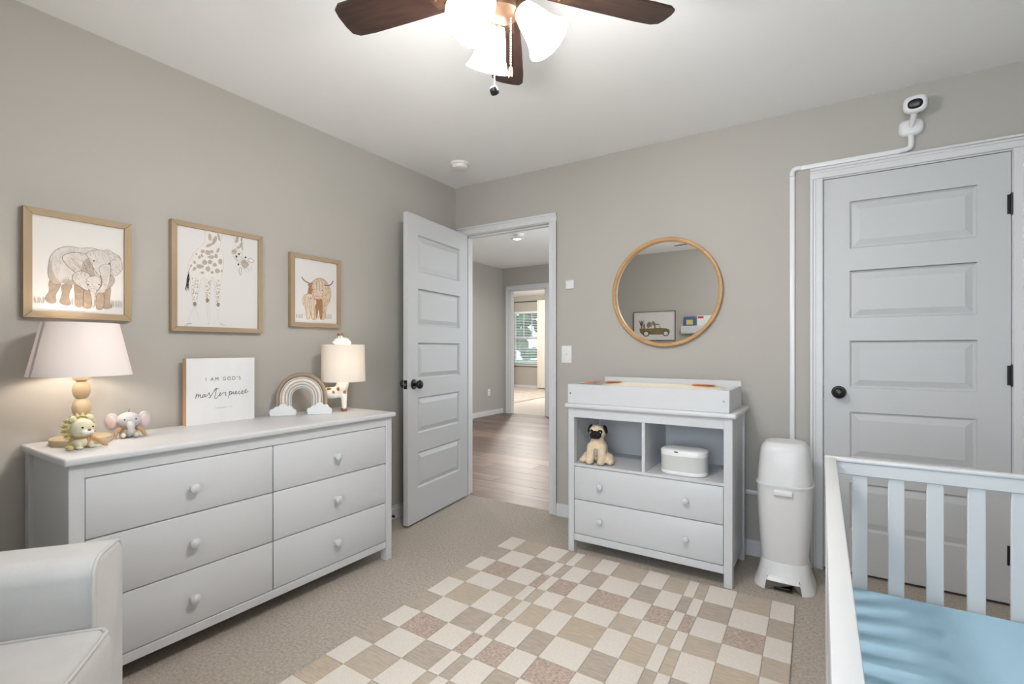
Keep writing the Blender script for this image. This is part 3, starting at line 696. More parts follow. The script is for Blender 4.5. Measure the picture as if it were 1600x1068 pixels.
tl = obj('tail', MB().tube(smooth_path([(-.02, -.02, .012), (-.006, -.04, .008), (.02, -.047, .007)], 4), .004, 8).ell((.026, -.046, .009), (.012, .009, .009)), 'lion_mane', t)
# elephant figurine
t = thing('elephant_figurine', 'small pale grey elephant figurine with broad ears and tan scarf', 'figurine', (.178, -2.252, DZ), -.15)
m = MB(); m.ell((0, 0, .024), (.03, .03, .026)); m.ell((.018, .02, .012), (.016, .012, .013)); m.ell((.018, -.02, .012), (.016, .012, .013))
obj('body', m, 'figure_grey', t)
m = MB(); m.ell((.006, 0, .068), (.034, .040, .032)); m.tube(smooth_path([(.03, 0, .06), (.048, 0, .045), (.05, 0, .028), (.056, 0, .02)], 4), [.013]*5+[.010]*5+[.008]*3, 12)
obj('head', m, 'figure_grey', t)
for s_ in (-1, 1):
    e_ = obj('ear', MB().ell((-.002, s_*.052, .066), (.008, .024, .034), (0, 0, s_*.35)), 'figure_grey', t)
    obj('inner_ear', MB().ell((.004, s_*.053, .064), (.005, .016, .024), (0, 0, s_*.35)), 'ear_pink', e_)
    obj('foot_pad', MB().ell((.033, s_*.02, .013), (.004, .008, .009)), 'lion_face', t)
    obj('eye', MB().ell((.036, s_*.018, .074), .0028), 'black', t)
obj('hair_tuft', MB().cyl((.0, 0, .097), (.004, .004, .112), .003, .0005, 8), 'hoof', t)
m = MB(); m.lathe([(.026, .036), (.034, .041), (.026, .046)], 24); m.tube([(.022, -.026, .042), (.022, -.04, .028), (.024, -.046, .008)], [.007, .008, .006], 8); m.tube([(.022, .024, .042), (.024, .042, .024), (.026, .05, .006)], [.007, .008, .006], 8)
obj('scarf', m, 'ribbon', t)
# sign block
SA = 0
t = thing('box_sign', 'white block sign reading I am Gods masterpiece', 'sign', (.073, -1.995, DZ), SA)
SW, SH = .313, .306
obj('block', MB().box(-.036, -.003, 0, SW, 0, SH, .001, 1), 'sign_wood', t)
fc = obj('face_panel', MB().box(-.003, 0, 0, SW, 0, SH), 'sign_face', t)
a = Art([(243, 152), (1055, 145), (1052, 862), (240, 962)], SW, SH)
for st in ([(352, 570), (346, 600), (343, 632)], [(345, 612), (360, 586), (372, 580), (372, 600), (368, 624)], [(371, 610), (385, 590), (396, 585), (396, 605), (400, 622), (414, 616), (424, 600)],
           [(446, 584), (430, 583), (419, 604), (428, 618), (440, 604), (449, 582), (447, 604), (456, 612), (472, 594)], [(472, 594), (488, 574), (493, 560), (500, 585), (511, 606), (504, 622), (490, 617)],
           [(512, 605), (540, 562), (566, 525), (578, 505), (575, 540), (563, 596), (560, 624), (572, 633), (592, 614), (610, 590)], [(546, 532), (578, 519), (608, 509)],
           [(610, 590), (628, 574), (628, 561), (616, 568), (612, 588), (624, 598), (652, 566)], [(652, 566), (660, 560), (668, 567), (682, 556), (689, 560), (690, 580), (691, 600)],
           [(737, 543), (732, 582), (722, 630)], [(732, 578), (744, 550), (758, 545), (762, 562), (748, 582), (734, 580)], [(748, 582), (770, 570), (783, 548), (781, 570), (791, 577), (808, 566)],
           [(808, 566), (822, 552), (819, 542), (809, 551), (808, 569), (820, 577), (844, 560)], [(868, 547), (856, 543), (848, 562), (858, 576), (886, 560)],
           [(886, 560), (904, 546), (901, 535), (891, 544), (890, 567), (902, 575), (926, 556)], [(926, 556), (947, 534), (945, 522), (933, 531), (930, 552), (944, 561), (974, 542)]):
    a.stroke(st, 6.5, 'ink')
a.build('masterpiece_lettering', fc, (0, 0, 0))
def lettering(txt, parent, u0, u1, v0, v1, x, m, name, spacing=1.25):
    cu = bpy.data.curves.new('txt', 'FONT'); cu.body = txt; cu.space_character = spacing
    o = bpy.data.objects.new('txt', cu); C.objects.link(o)
    me = bpy.data.meshes.new_from_object(o.evaluated_get(bpy.context.evaluated_depsgraph_get()))
    bpy.data.objects.remove(o); bpy.data.curves.remove(cu)
    xs = [v.co.x for v in me.vertices]; ys = [v.co.y for v in me.vertices]; a0, a1, b0, b1 = min(xs), max(xs), min(ys), max(ys)
    for v in me.vertices: v.co = (x, u0+(v.co.x-a0)/(a1-a0)*(u1-u0), v0+(v.co.y-b0)/(b1-b0)*(v1-v0))
    me.materials.clear(); me.materials.append(MATS[m]); me.name = name
    q = bpy.data.objects.new(name, me); C.objects.link(q); q.parent = parent
    return q
lettering("I AM GOD'S", fc, .262*SW, .777*SW, .652*SH, .708*SH, .0006, 'ink', 'upper_lettering', 1.5)
lettering("EPHESIANS 2:10", fc, .40*SW, .645*SW, .222*SH, .238*SH, .0006, 'ink_light', 'lower_lettering', 1.3)
# rainbow
t = thing('rainbow_ornament', 'felt rainbow ornament standing on two white clouds', 'ornament', (.142, -1.463, DZ), -.62)
def arch(r0, r1, zc, name, m, depth, x0):
    n = 36; rm, hw = (r0+r1)/2, (r1-r0)/2; path = [(rm*math.cos(PI-PI*k/n), zc+rm*math.sin(PI-PI*k/n)) for k in range(n+1)]
    path = [(-rm, .012), (-rm, zc*.5)]+path+[(rm, zc*.5), (rm, .012)]
    secs = []
    for i, p in enumerate(path):
        q0, q1 = path[max(i-1, 0)], path[min(i+1, len(path)-1)]; d = Vector((q1[0]-q0[0], q1[1]-q0[1])).normalized(); nn = Vector((-d.y, d.x))
        secs.append([(x0+depth*math.cos(b), p[0]+nn.x*hw*math.sin(b), p[1]+nn.y*hw*math.sin(b)) for b in [2*PI*j/12 for j in range(12)]])
    mb = MB(); mb.loft(secs); return obj(name, mb, m, t, ang=60)
for r0, r1, m_, dp in ((.116, .138, 'felt_taupe', .016), (.1065, .116, 'felt_cream', .010), (.087, .1065, 'rope_white', .013), (.0715, .087, 'felt_cream', .010), (.058, .0715, 'felt_blue', .012), (.051, .058, 'felt_cream', .009)):
    arch(r0, r1, .094, 'arch_band', m_, dp, 0)
def cloud(y0, y1):
    w = y1-y0; cs = [(.13, .020, .0185), (.29, .030, .021), (.50, .040, .026), (.73, .032, .021), (.885, .018, .016)]; pts = []; n = 40
    for k in range(n+1):
        yy = y0+w*k/n; zz = .014
        for c, cz, r in cs:
            d = yy-(y0+w*c)
            if abs(d) < r: zz = max(zz, cz+math.sqrt(r*r-d*d))
        pts.append((yy, zz))
    poly = [(y0+.006, .0)]+pts+[(y1-.006, .0)]
    mb = MB(); mb.loft([[(.014, *p) for p in poly], [(.030, *p) for p in poly], [(.034, (y0+y1)/2+(p[0]-(y0+y1)/2)*.96, .03+(p[1]-.03)*.94) for p in poly]])
    o = obj('cloud', mb, 'cloud', t, ang=50); return o
cloud(-.168, -.026); cloud(.026, .164)
t.scale = (1, .93, .965)
# giraffe lamp
t = thing('giraffe_lamp', 'giraffe table lamp with brown spots and glowing drum shade', 'lamp', (.205, -1.262, DZ), -.60)
# local y = towards the giraffe's head (to the right in view), x towards the viewer
m = MB()
m.ell((0, -.045, .105), (.028, .075, .032)); m.ell((0, .0, .115), (.03, .035, .04))
for yy in (.018, -.095):
    for xx in (.013, -.013): m.cyl((xx, yy, .014), (xx, yy*.95, .105), .0125, .018, 14)
m.tube(smooth_path([(0, .0, .12), (0, .012, .16), (0, .016, .22), (0, .016, .36)], 5), [.034]*6+[.028]*5+[.018]*5, 14)
bd = obj('body', m, 'ceramic', t, ang=60)
md = bd.modifiers.new('remesh', 'REMESH'); md.mode = 'VOXEL'; md.voxel_size = .005; md.use_smooth_shade = True; ms = bd.modifiers.new('smooth', 'SMOOTH'); ms.iterations = 6
for yy in (.018, -.095):
    for xx in (.013, -.013): obj('hoof', MB().cyl((xx, yy, 0), (xx, yy, .016), .0155, .014, 16), 'hoof', t)
for xx, yy, zz, ry, rz_ in ((.026, .006, .155, .009, .012), (.029, -.014, .128, .010, .011), (.028, .018, .108, .009, .013), (.027, -.040, .110, .008, .009), (.021, -.062, .129, .013, .006), (.024, -.103, .098, .010, .014), (.020, -.09, .115, .006, .006)):
    obj('spot', MB().ell((xx-.002, yy, zz), (.005, ry, rz_)), 'spot_brown', t)
obj('tail', MB().tube(smooth_path([(0, -.118, .11), (0, -.128, .09), (.004, -.122, .07)], 4), .004, 8), 'hoof', t)
hd = obj('head', MB().ell((0, .006, .392), (.022, .045, .024)).ell((0, .034, .384), (.018, .022, .018)).cyl((-.008, -.006, .40), (-.012, -.01, .425), .006, .005, 10).cyl((.008, .0, .40), (.01, .004, .425), .006, .005, 10), 'ceramic', t)
for xx, yy in ((-.012, -.011), (.010, .006)): obj('horn_tip', MB().ell((xx, yy, .43), .008), 'hoof', hd)
for s_ in (-1, 1): obj('ear', MB().ell((s_*.022, -.03, .388), (.012, .014, .007), (0, s_*.5, 0)), 'ceramic', hd)
sh = obj('lamp_shade', MB().lathe([(.119, 0), (.119, .003), (.115, .203), (.115, .206), (.1135, .206), (.1135, .203), (.1175, .003), (.1175, 0), (.119, 0)], 56), 'giraffe_shade', t, ang=80); sh.location = (0, .014, .168)
point('giraffe_lamp_bulb', (.035, .03, .27), GIR_W, (1, .87, .70), .03, t)

# ------------------------------------------------------------------ changing table
t = thing('changing_table', 'white changing table with two cubbies and two drawers', 'changing table', (1.685, -.29, 0))
A, B, YF, YB = 1.247, 2.122, -.503, -.075
for xa, xb in ((A, A+.036), (B-.040, B)):
    for ya, yb in ((YF, YF+.04), (YB-.035, YB)): obj('leg', MB().box(xa, xb, ya, yb, 0, .822, .002, 1), 'white', t, True)
obj('table_top', MB().box(A-.018, B+.020, YF-.018, YB+.012, .822, .848, .009, 3), 'white', t, True)
obj('top_rail', MB().box(A+.036, B-.04, YF+.001, YF+.02, .770, .822), 'white', t, True)
obj('bottom_rail', MB().box(A+.036, B-.04, YF+.001, YF+.022, .066, .105, .002, 1), 'white', t, True)
for xa, xb in ((A+.008, A+.024), (B-.026, B-.010)): obj('side_panel', MB().box(xa, xb, YF+.04, YB-.035, .066, .822), 'white', t, True)
obj('back_panel', MB().box(A+.02, B-.02, YB-.022, YB-.012, .10, .822), 'white', t, True)
obj('shelf', MB().box(A+.024, B-.026, YF+.004, YB-.022, .490, .505, .002, 1), 'white', t, True)
obj('divider', MB().box(1.676, 1.693, YF+.006, YB-.022, .505, .822), 'white', t, True)
obj('bottom_panel', MB().box(A+.024, B-.026, YF+.022, YB-.022, .072, .085), 'white', t, True)
for z0, z1 in ((.3035, .488), (.1075, .3005)):
    d = obj('drawer', MB().box(A+.0375, B-.0415, YF+.001, YF+.021, z0, z1, .0045, 2), 'white', t, True)
    for kx in (1.444, 1.905):
        m = MB(); round_knob_mesh(m, Matrix.Translation((kx, YF+.001, (z0+z1)/2)) @ Matrix.Rotation(PI/2, 4, 'X'), .9); obj('knob', m, 'white', d, True)
obj('peg_hole', MB().cyl((A+.0235, -.46, .745), (A+.0245, -.46, .745), .004, n=10), 'steel', t, True)
t = thing('changing_tray', 'white open changing tray on top of the changing table', 'tray', (1.675, -.31, .848))
TA, TB, TF, TBk = 1.243, 2.108, -.502, -.115
obj('front_board', MB().box(TA, TB, TF, TF+.016, .8485, .958, .0015, 1), 'white', t, True)
obj('back_board', MB().box(TA+.075, TB, TBk-.014, TBk, .8485, .985, .0015, 1), 'white', t, True)
obj('side_board', MB().box(TB-.016, TB, TF+.016, TBk-.014, .8485, .957, .0015, 1), 'white', t, True)
obj('side_board', MB().box(TA, TA+.016, TF+.016, TBk-.014, .8485, .957, .0015, 1), 'white', t, True)
for x in (TA+.016, TB-.024):
    m = MB(); m.lathe([(0, 0), (.0055, 0), (.005, .002), (0, .0025)], 14, Matrix.Translation((x, TF, .906)) @ Matrix.Rotation(PI/2, 4, 'X')); obj('bolt_head', m, 'steel', t, True)
t = thing('changing_pad', 'cream contoured changing pad lying in the white tray', 'changing pad', (1.675, -.31, .849))
secs = []
for k in range(15):
    u = k/14; x = TA+.03+(TB-TA-.06)*u; e_ = min(1, .5+6*min(u, 1-u)); ring = []
    prof = [(TF+.02, 0), (TF+.02, .075), (TF+.05, .098), (TF+.10, .085), (-.31, .055), (TBk-.10, .085), (TBk-.05, .108), (TBk-.018, .085), (TBk-.018, 0)]
    secs.append([(x, p[0], .849+p[1]*e_) for p in prof])
obj('pad', MB().loft(secs), 'pad_cream', t, True, ang=60)
for x0, x1 in ((1.34, 1.44), (1.86, 1.98)): obj('strap', MB().box(x0, x1, TBk-.075, TBk-.035, .9575, .9605, .001, 1), 'strap_orange', t, True)
obj('strap', MB().box(TA+.04, TA+.062, TF+.04, TBk-.05, .9555, .9585, .001, 1), 'strap_orange', t, True)
# plush pug
t = thing('plush_pug', 'fawn plush pug with black face sitting in the left cubby', 'plush toy', (1.395, -.425, .505), .12)
m = MB()   # faces -Y
m.ell((0, .02, .075), (.052, .055, .07)); m.ell((0, -.005, .10), (.045, .042, .055)); m.ell((0, -.005, .178), (.047, .043, .045)); m.ell((0, .0, .14), (.036, .036, .03))
for s_ in (-1, 1):
    m.tube([(s_*.03, -.012, .11), (s_*.034, -.03, .06), (s_*.033, -.036, .018)], [.026, .023, .022], 14); m.ell((s_*.033, -.05, .018), (.023, .028, .018))
    m.ell((s_*.058, .01, .032), (.034, .045, .03)); m.ell((s_*.078, -.018, .018), (.022, .032, .018))
bd = obj('body', m, 'pug_fur', t, ang=60)
md = bd.modifiers.new('remesh', 'REMESH'); md.mode = 'VOXEL'; md.voxel_size = .006; md.use_smooth_shade = True; ms = bd.modifiers.new('smooth', 'SMOOTH'); ms.iterations = 5
obj('belly_patch', MB().ell((0, -.037, .075), (.016, .010, .032)), 'pug_belly', t)
mz = obj('muzzle', MB().ell((0, -.040, .168), (.034, .022, .024)).ell((.013, -.046, .163), (.018, .018, .017)).ell((-.013, -.046, .163), (.018, .018, .017)).ell((.02, -.034, .185), (.018, .012, .013)).ell((-.02, -.034, .185), (.018, .012, .013)), 'black_soft', t)
obj('nose', MB().ell((0, -.062, .176), (.008, .006, .006)), 'black', mz)
for s_ in (-1, 1):
    obj('ear', MB().ell((s_*.046, .0, .196), (.010, .018, .026), (0, s_*-.35, 0)), 'black_soft', t)
    e_ = obj('eye', MB().ell((s_*.022, -.043, .188), .006), 'black', mz)
    obj('eye_patch', MB().ell((s_*.027, -.042, .184), (.004, .003, .005)), 'ceramic', mz)
obj('tail', MB().tube(smooth_path([(0, .06, .05), (.02, .085, .07), (.03, .078, .09)], 4), .010, 10), 'pug_fur', t)
# wipes warmer
t = thing('wipes_warmer', 'white oval wipes warmer in the right cubby', 'wipes warmer', (1.872, -.395, .5055))
def oval(z, rx, ry): return superell(z, rx, ry, 2.8, 44)
obj('base', MB().loft([oval(0, .112, .068), oval(.004, .117, .073), oval(.018, .118, .074), oval(.020, .117, .073)]), 'plastic', t)
obj('body', MB().loft([oval(.020, .116, .072), oval(.10, .118, .074)]), 'warmer_body', t)
ld = obj('lid', MB().loft([oval(.10, .119, .075), oval(.122, .119, .075), oval(.128, .114, .071), oval(.132, .10, .06), oval(.133, .06, .03)]), 'plastic', t)
obj('latch', MB().box(-.035, -.015, -.0755, -.0715, .118, .1235, .001, 1), 'black', ld)

# ------------------------------------------------------------------ on the back wall
# round mirror
t = thing('round_mirror', 'round mirror in a thin wooden frame above the changing table', 'mirror', (1.663, 0, 1.507))
MX = Matrix.Rotation(PI/2, 4, 'X')
obj('frame', MB().lathe([(.335, .001), (.336, .024), (.333, .030), (.326, .032), (.318, .030), (.312, .024), (.311, .010), (.320, .001), (.335, .001)], 96, MX), 'mirror_wood', t, ang=30)
obj('glass', MB().lathe([(0, .010), (.3115, .010), (.3115, .006), (0, .006)], 96, MX), 'mirror_glass', t)
# light switch and sensor
t = thing('light_switch', 'white toggle light switch beside the doorway', 'light switch', (.987, 0, 1.122))
pl = obj('cover_plate', MB().box(-.038, .038, -.006, 0, -.060, .060, .003), 'plate', t); obj('toggle', MB().box(-.005, .005, -.018, -.005, -.002, .012, .002), 'plate', t)
for z in (-.03, .03): obj('screw', MB().cyl((0, -.0065, z), (0, -.005, z), .003, n=10), 'plate', t)
t = thing('wall_sensor', 'small white square sensor above the light switch', 'sensor', (1.015, 0, 1.602))
obj('housing', MB().box(-.031, .031, -.016, 0, -.031, .031, .007, 3), 'plastic', t); obj('button', MB().box(-.018, .018, -.0175, -.015, -.018, .018, .001, 1), 'plastic', t)
# cable raceway
m = MB()
def race(p, q, w=.024, d=.014):
    x0, x1 = sorted((p[0], q[0])); z0, z1 = sorted((p[1], q[1]))
    if x1-x0 < z1-z0: m.box(x0-w/2, x0+w/2, -d, -.001, z0, z1, .004, 2)
    else: m.box(x0, x1, -d, -.001, z0-w/2, z0+w/2, .004, 2)
tw = thing('cable_raceway', 'white cable cover running up the wall and over the closet casing', 'cable cover', (2.345, 0, .35))
m = MB(); race((2.345, .012+.085), (2.345, 2.105)); obj('vertical_run', m, 'plastic', tw, True)
m = MB()
m.tube(smooth_path([(2.345, -.0135, 2.09), (2.348, -.0135, 2.116), (2.361, -.0135, 2.127), (2.385, -.0135, 2.128)], 5), .0125, 12); obj('elbow', m, 'plastic', tw, True, ang=60)
m = MB(); m.box(2.375, 2.815, -.016, -.001, 2.116, 2.140, .004, 2); obj('top_run', m, 'plastic', tw, True)
m = MB(); m.tube(smooth_path([(2.80, -.0135, 2.128), (2.832, -.0135, 2.131), (2.846, -.0135, 2.146), (2.847, -.0135, 2.20)], 5), .0125, 12); obj('elbow', m, 'plastic', tw, True, ang=60)
tw2 = thing('low_cable_raceway', 'short white horizontal cable cover behind the diaper pail', 'cable cover', (2.2, 0, .355))
m = MB(); race((2.06, .355), (2.332, .355)); obj('cover', m, 'plastic', tw2, True); m = MB(); race((2.10, .357), (2.19, .357), .013, .018); obj('joint_clip', m, 'plastic', tw2, True)
# monitor camera
t = thing('monitor_camera', 'white baby monitor camera mounted above the closet door', 'camera', (2.847, 0, 2.232))
obj('wall_mount', MB().loft([[(p[0], -y_, p[1]) for p in [(a_[0], a_[1]) for a_ in superell(0, rx, rz_, 3, 36)]] for y_, rx, rz_ in ((0, .048, .040), (.012, .049, .041), (.024, .044, .037), (.03, .034, .028))]), 'plastic', t, ang=50)
obj('arm', MB().tube([(0, -.02, .0), (0.003, -.055, .022), (.006, -.085, .06)], .0125, 16), 'plastic', t)
hdM = Matrix.Translation((.008, -.085, .080)) @ Matrix.Rotation(-.12, 4, 'Z') @ Matrix.Rotation(.22, 4, 'X')
hd = obj('head', MB().loft([[(p[0], -y_, p[1]) for p in superell(0, rx, rz_, 3, 36)] for y_, rx, rz_ in ((-.03, .02, .016), (-.026, .034, .028), (-.01, .044, .038), (.006, .046, .040), (.02, .044, .038), (.028, .036, .030), (.029, .03, .024))], hdM), 'plastic', t, ang=50)
obj('lens_panel', MB().loft([[(p[0], -y_, p[1]) for p in superell(0, rx, rz_, 2.4, 36)] for y_, rx, rz_ in ((.027, .029, .022), (.031, .028, .021), (.034, .018, .013))], hdM), 'black', hd, ang=60)
# smoke detector on the ceiling
o = obj('smoke_detector', MB().lathe([(0, 0), (.066, 0), (.066, -.012), (.058, -.016), (.058, -.024), (.05, -.036), (.03, -.040), (0, -.041)], 32), 'plate'); o.location = (.365, -.40, H)
tag(o, 'round white smoke detector on the nursery ceiling', 'smoke detector')
# spring door stop
t = thing('door_stop', 'small door stop with black tip on the left baseboard', 'door stop', (.014, -.735, .045))
obj('rod', MB().cyl((0, 0, 0), (.05, 0, 0), .004, n=10).cyl((0, 0, 0), (.004, 0, 0), .012, n=14), 'steel', t); obj('tip', MB().cyl((.05, 0, 0), (.065, 0, 0), .009, .008, 14), 'black', t)

# ------------------------------------------------------------------ diaper pail
t = thing('diaper_pail', 'tall white diaper pail between changing table and closet door', 'diaper pail', (2.328, -.268, 0))
def rr(z, w, d, e=3.4): return superell(z, w/2, d/2, e, 48)
obj('body', MB().loft([rr(.045, .190, .190), rr(.08, .198, .20), rr(.25, .222, .226), rr(.40, .238, .244), rr(.495, .244, .252)]), 'plastic_grey', t, ang=60)
ld = obj('lid', MB().loft([rr(.495, .252, .262), rr(.503, .252, .262), rr(.506, .240, .250), rr(.58, .232, .240), rr(.655, .216, .222), rr(.678, .206, .210), rr(.690, .188, .190)]), 'plastic_grey', t, ang=40)
obj('lid_top', MB().loft([rr(.686, .190, .186), rr(.696, .182, .176), rr(.702, .150, .144), rr(.703, .10, .10)]), 'plastic_grey', ld, ang=60)
obj('latch_button', MB().box(-.042, .042, -.142, -.118, .458, .486, .007, 3), 'plastic', t)
m = MB(); secs = []   # splayed base with a cut-out for the pedal at the front
for z, w_, d_ in ((0, .268, .272), (.015, .262, .266), (.05, .238, .242), (.085, .222, .224), (.115, .212, .214), (.128, .203, .206)):
    secs.append([(p[0], p[1], max(z, .046+.3*z) if (p[1] < -.08 and abs(p[0]) < .076) else z) for p in superell(z, w_/2, d_/2, 3.6, 96)])
m.loft(secs)
obj('base', m, 'plastic_grey', t, ang=50)
obj('pedal', MB().box(-.038, .038, -.135, -.06, .010, .022, .003), 'black', t)

# ------------------------------------------------------------------ checked rug
t = thing('checked_rug', 'cream and tan checked rug in the middle of the carpet', 'rug', (1.65, -1.55, 0))
cx = [.876, .981, 1.137, 1.267, 1.317, 1.367, 1.470, 1.569, 1.727, 1.833, 1.931, 1.978, 2.024, 2.147, 2.291, 2.383]
ry = [-.530, -.700, -.860, -1.010, -1.145, -1.315, -1.470, -1.610, -1.750, -1.892, -2.030, -2.19, -2.34, -2.48]
rowc = ['rug_tan', 'rug_taupe', 'rug_brown', 'rug_tan', 'rug_gold', 'rug_taupe', 'rug_brown', 'rug_taupe', 'rug_tan', 'rug_gold', 'rug_brown', 'rug_taupe', 'rug_tan', 'rug_gold']
def rp(i, j, z, ins=0, di=0, dj=0):
    x = cx[i]+di*ins; y = ry[j]-dj*ins; return (x+.030*(-.53-y)+.002*math.sin(7*y), y+.002*math.sin(9*x), z)
m = MB(); n1, n2 = len(cx)-1, len(ry)-1
ring = [rp(i, 0, 0) for i in range(n1)]+[rp(n1, j, 0) for j in range(n2)]+[rp(i, n2, 0) for i in range(n1, 0, -1)]+[rp(0, j, 0) for j in range(n2, 0, -1)]
m.loft([[(p[0], p[1], .0008) for p in ring], [(p[0], p[1], .006) for p in ring]])
obj('backing', m, 'rug_tan', t, True)
for j in range(n2):
    for i in range(n1):
        cream = (i+j) % 2 == 0; top = .0105 if cream else .0085; e_ = .0006
        q = [rp(i, j, 0, e_, 1, 1), rp(i+1, j, 0, e_, -1, 1), rp(i+1, j+1, 0, e_, -1, -1), rp(i, j+1, 0, e_, 1, -1)]
        k_ = .0022; c_ = Vector((sum(p[0] for p in q)/4, sum(p[1] for p in q)/4))
        tp = [(p[0]+math.copysign(k_, c_.x-p[0]), p[1]+math.copysign(k_, c_.y-p[1]), top) for p in q]
        mb = MB(); mb.loft([[(p[0], p[1], .0055) for p in q], [(p[0], p[1], top-.0015) for p in q], tp])
        obj('check_patch', mb, 'rug_cream' if cream else rowc[j], t, True, ang=10)

# ------------------------------------------------------------------ crib
t = thing('crib', 'white slatted crib at the right edge of the room', 'crib', (2.503, -1.374, 0), math.radians(.67))
CW, CL, CH, TH = .765, 1.36, .851, .027     # local: x 0..CW to the right, y 0..-CL towards the camera
for x in (0, CW-TH):
    for y in (-TH, -CL): obj('post', MB().box(x+.002, x+TH-.002, y+.002, y+TH-.002, 0, CH-.045, .003, 1), 'crib', t)
def rail(nm, x0, x1, y0, y1):
    m = MB(); m.box(x0, x1, y0, y1, CH-.010, CH, .0025, 2)
    lx, ly = (.003, .003); m.box(x0+lx, x1-lx, y0+ly, y1-ly, CH-.045, CH-.010, .002, 1); return obj(nm, m, 'crib', t)
rail('end_rail', 0, CW, -TH, 0); rail('end_rail', 0, CW, -CL, -CL+TH); rail('side_rail', 0, TH, -CL+TH, -TH); rail('side_rail', CW-TH, CW, -CL+TH, -TH)
for a_ in ((TH, CW-TH, -.024, -.004), (TH, CW-TH, -CL+.004, -CL+.024)): obj('lower_rail', MB().box(a_[0], a_[1], a_[2], a_[3], .24, .285, .002, 1), 'crib', t)
for a_ in ((.004, .024), (CW-.024, CW-.004)): obj('lower_rail', MB().box(a_[0], a_[1], -CL+TH, -TH, .24, .285, .002, 1), 'crib', t)
s1 = obj('slat', MB().box(-.0175, .0175, -.006, .006, .285, CH-.045, .0015, 1), 'crib', t); x = .083; first = True
while x < CW-.05:
    for y in (-.0135, -CL+.0135):
        if first: s1.location = (x, y, 0); first = False
        else: inst(s1, t, (x, y, 0))
    x += .0807
y = -.085
while y > -CL+.06:
    for x in (.0135, CW-.0135): inst(s1, t, (x, y, 0), (0, 0, PI/2))
    y -= .0815
obj('mattress_base', MB().box(.032, CW-.032, -CL+.032, -.032, .36, .385), 'crib', t)
tm = thing('crib_mattress', 'crib mattress under a light blue fitted sheet', 'mattress', (2.503, -1.374, .386), math.radians(.67))
m = MB(); m.box(.030, CW-.030, -CL+.030, -.030, 0, .116, .022, 4)
obj('fitted_sheet', m, 'mattress', tm, ang=60)

# ------------------------------------------------------------------ armchair in the near corner
FA = math.atan2(.79, .61)
t = thing('armchair', 'light grey upholstered armchair in the near left corner', 'armchair', (.998, -2.552, 0), FA)
DP, WD, AT = .64, .64, .15        # local: x forward (0 = arm fronts), y to the left (0 = outer face of far arm)
def arm(y0, y1):
    c = .028; poly = []
    def corner(cy, cz, a0, a1, r):
        for k in range(7): a_ = a0+(a1-a0)*k/6; poly.append((cy+r*math.cos(a_), cz+r*math.sin(a_)))
    zt = .683
    poly.append((y1, .07)); corner(y1-c, zt-c, 0, PI/2, c); corner(y0+c*1.6, zt-c*1.6, PI/2, PI, c*1.6); poly.append((y0, .07))
    secs = [[(x, *( (p[0]-(y0+y1)/2)*s_+(y0+y1)/2, .38+(p[1]-.38)*s_)) for p in poly] for x, s_ in ((-DP, 1), (-.012, 1), (-.004, .985), (0, .95))]
    o = obj('arm', MB().loft(secs), 'chair_fabric', t, ang=50)
    pip = [(-.006, p[0]*.985+(y0+y1)/2*.015, .38+(p[1]-.38)*.992) for p in poly]
    obj('piping', MB().tube(pip, .0045, 8), 'chair_fabric', o, ang=70)
arm(-AT, 0); arm(-WD, -WD+AT)
obj('front_rail', MB().box(-.08, -.012, -WD+AT, -AT, .07, .37, .012, 3), 'chair_fabric', t)
obj('backrest', MB().box(-DP, -DP+.15, -WD+AT-.01, -AT+.01, .07, .98, .05, 5), 'chair_fabric', t)
cu = obj('seat_cushion', MB().box(-DP+.13, .038, -WD+AT-.005, -AT+.005, .375, .532, .035, 5), 'chair_fabric', t)
m = MB(); yl, yr, xf, xb = -AT-.006, -WD+AT+.006, .030, -DP+.14
m.tube(smooth_path([(xb, yl, .526), (xf-.07, yl, .526), (xf-.01, yl-.012, .526), (xf, yl-.06, .526), (xf, yr+.06, .526), (xf-.01, yr+.012, .526), (xf-.07, yr, .526), (xb, yr, .526)], 5), .0045, 8)
obj('piping', m, 'chair_fabric', cu, ang=70)
for x in (-.06, -DP+.06):
    for y in (-.05, -WD+.05): obj('leg', MB().cyl((x, y, 0), (x, y, .075), .014, .02, 14), 'oak', t)

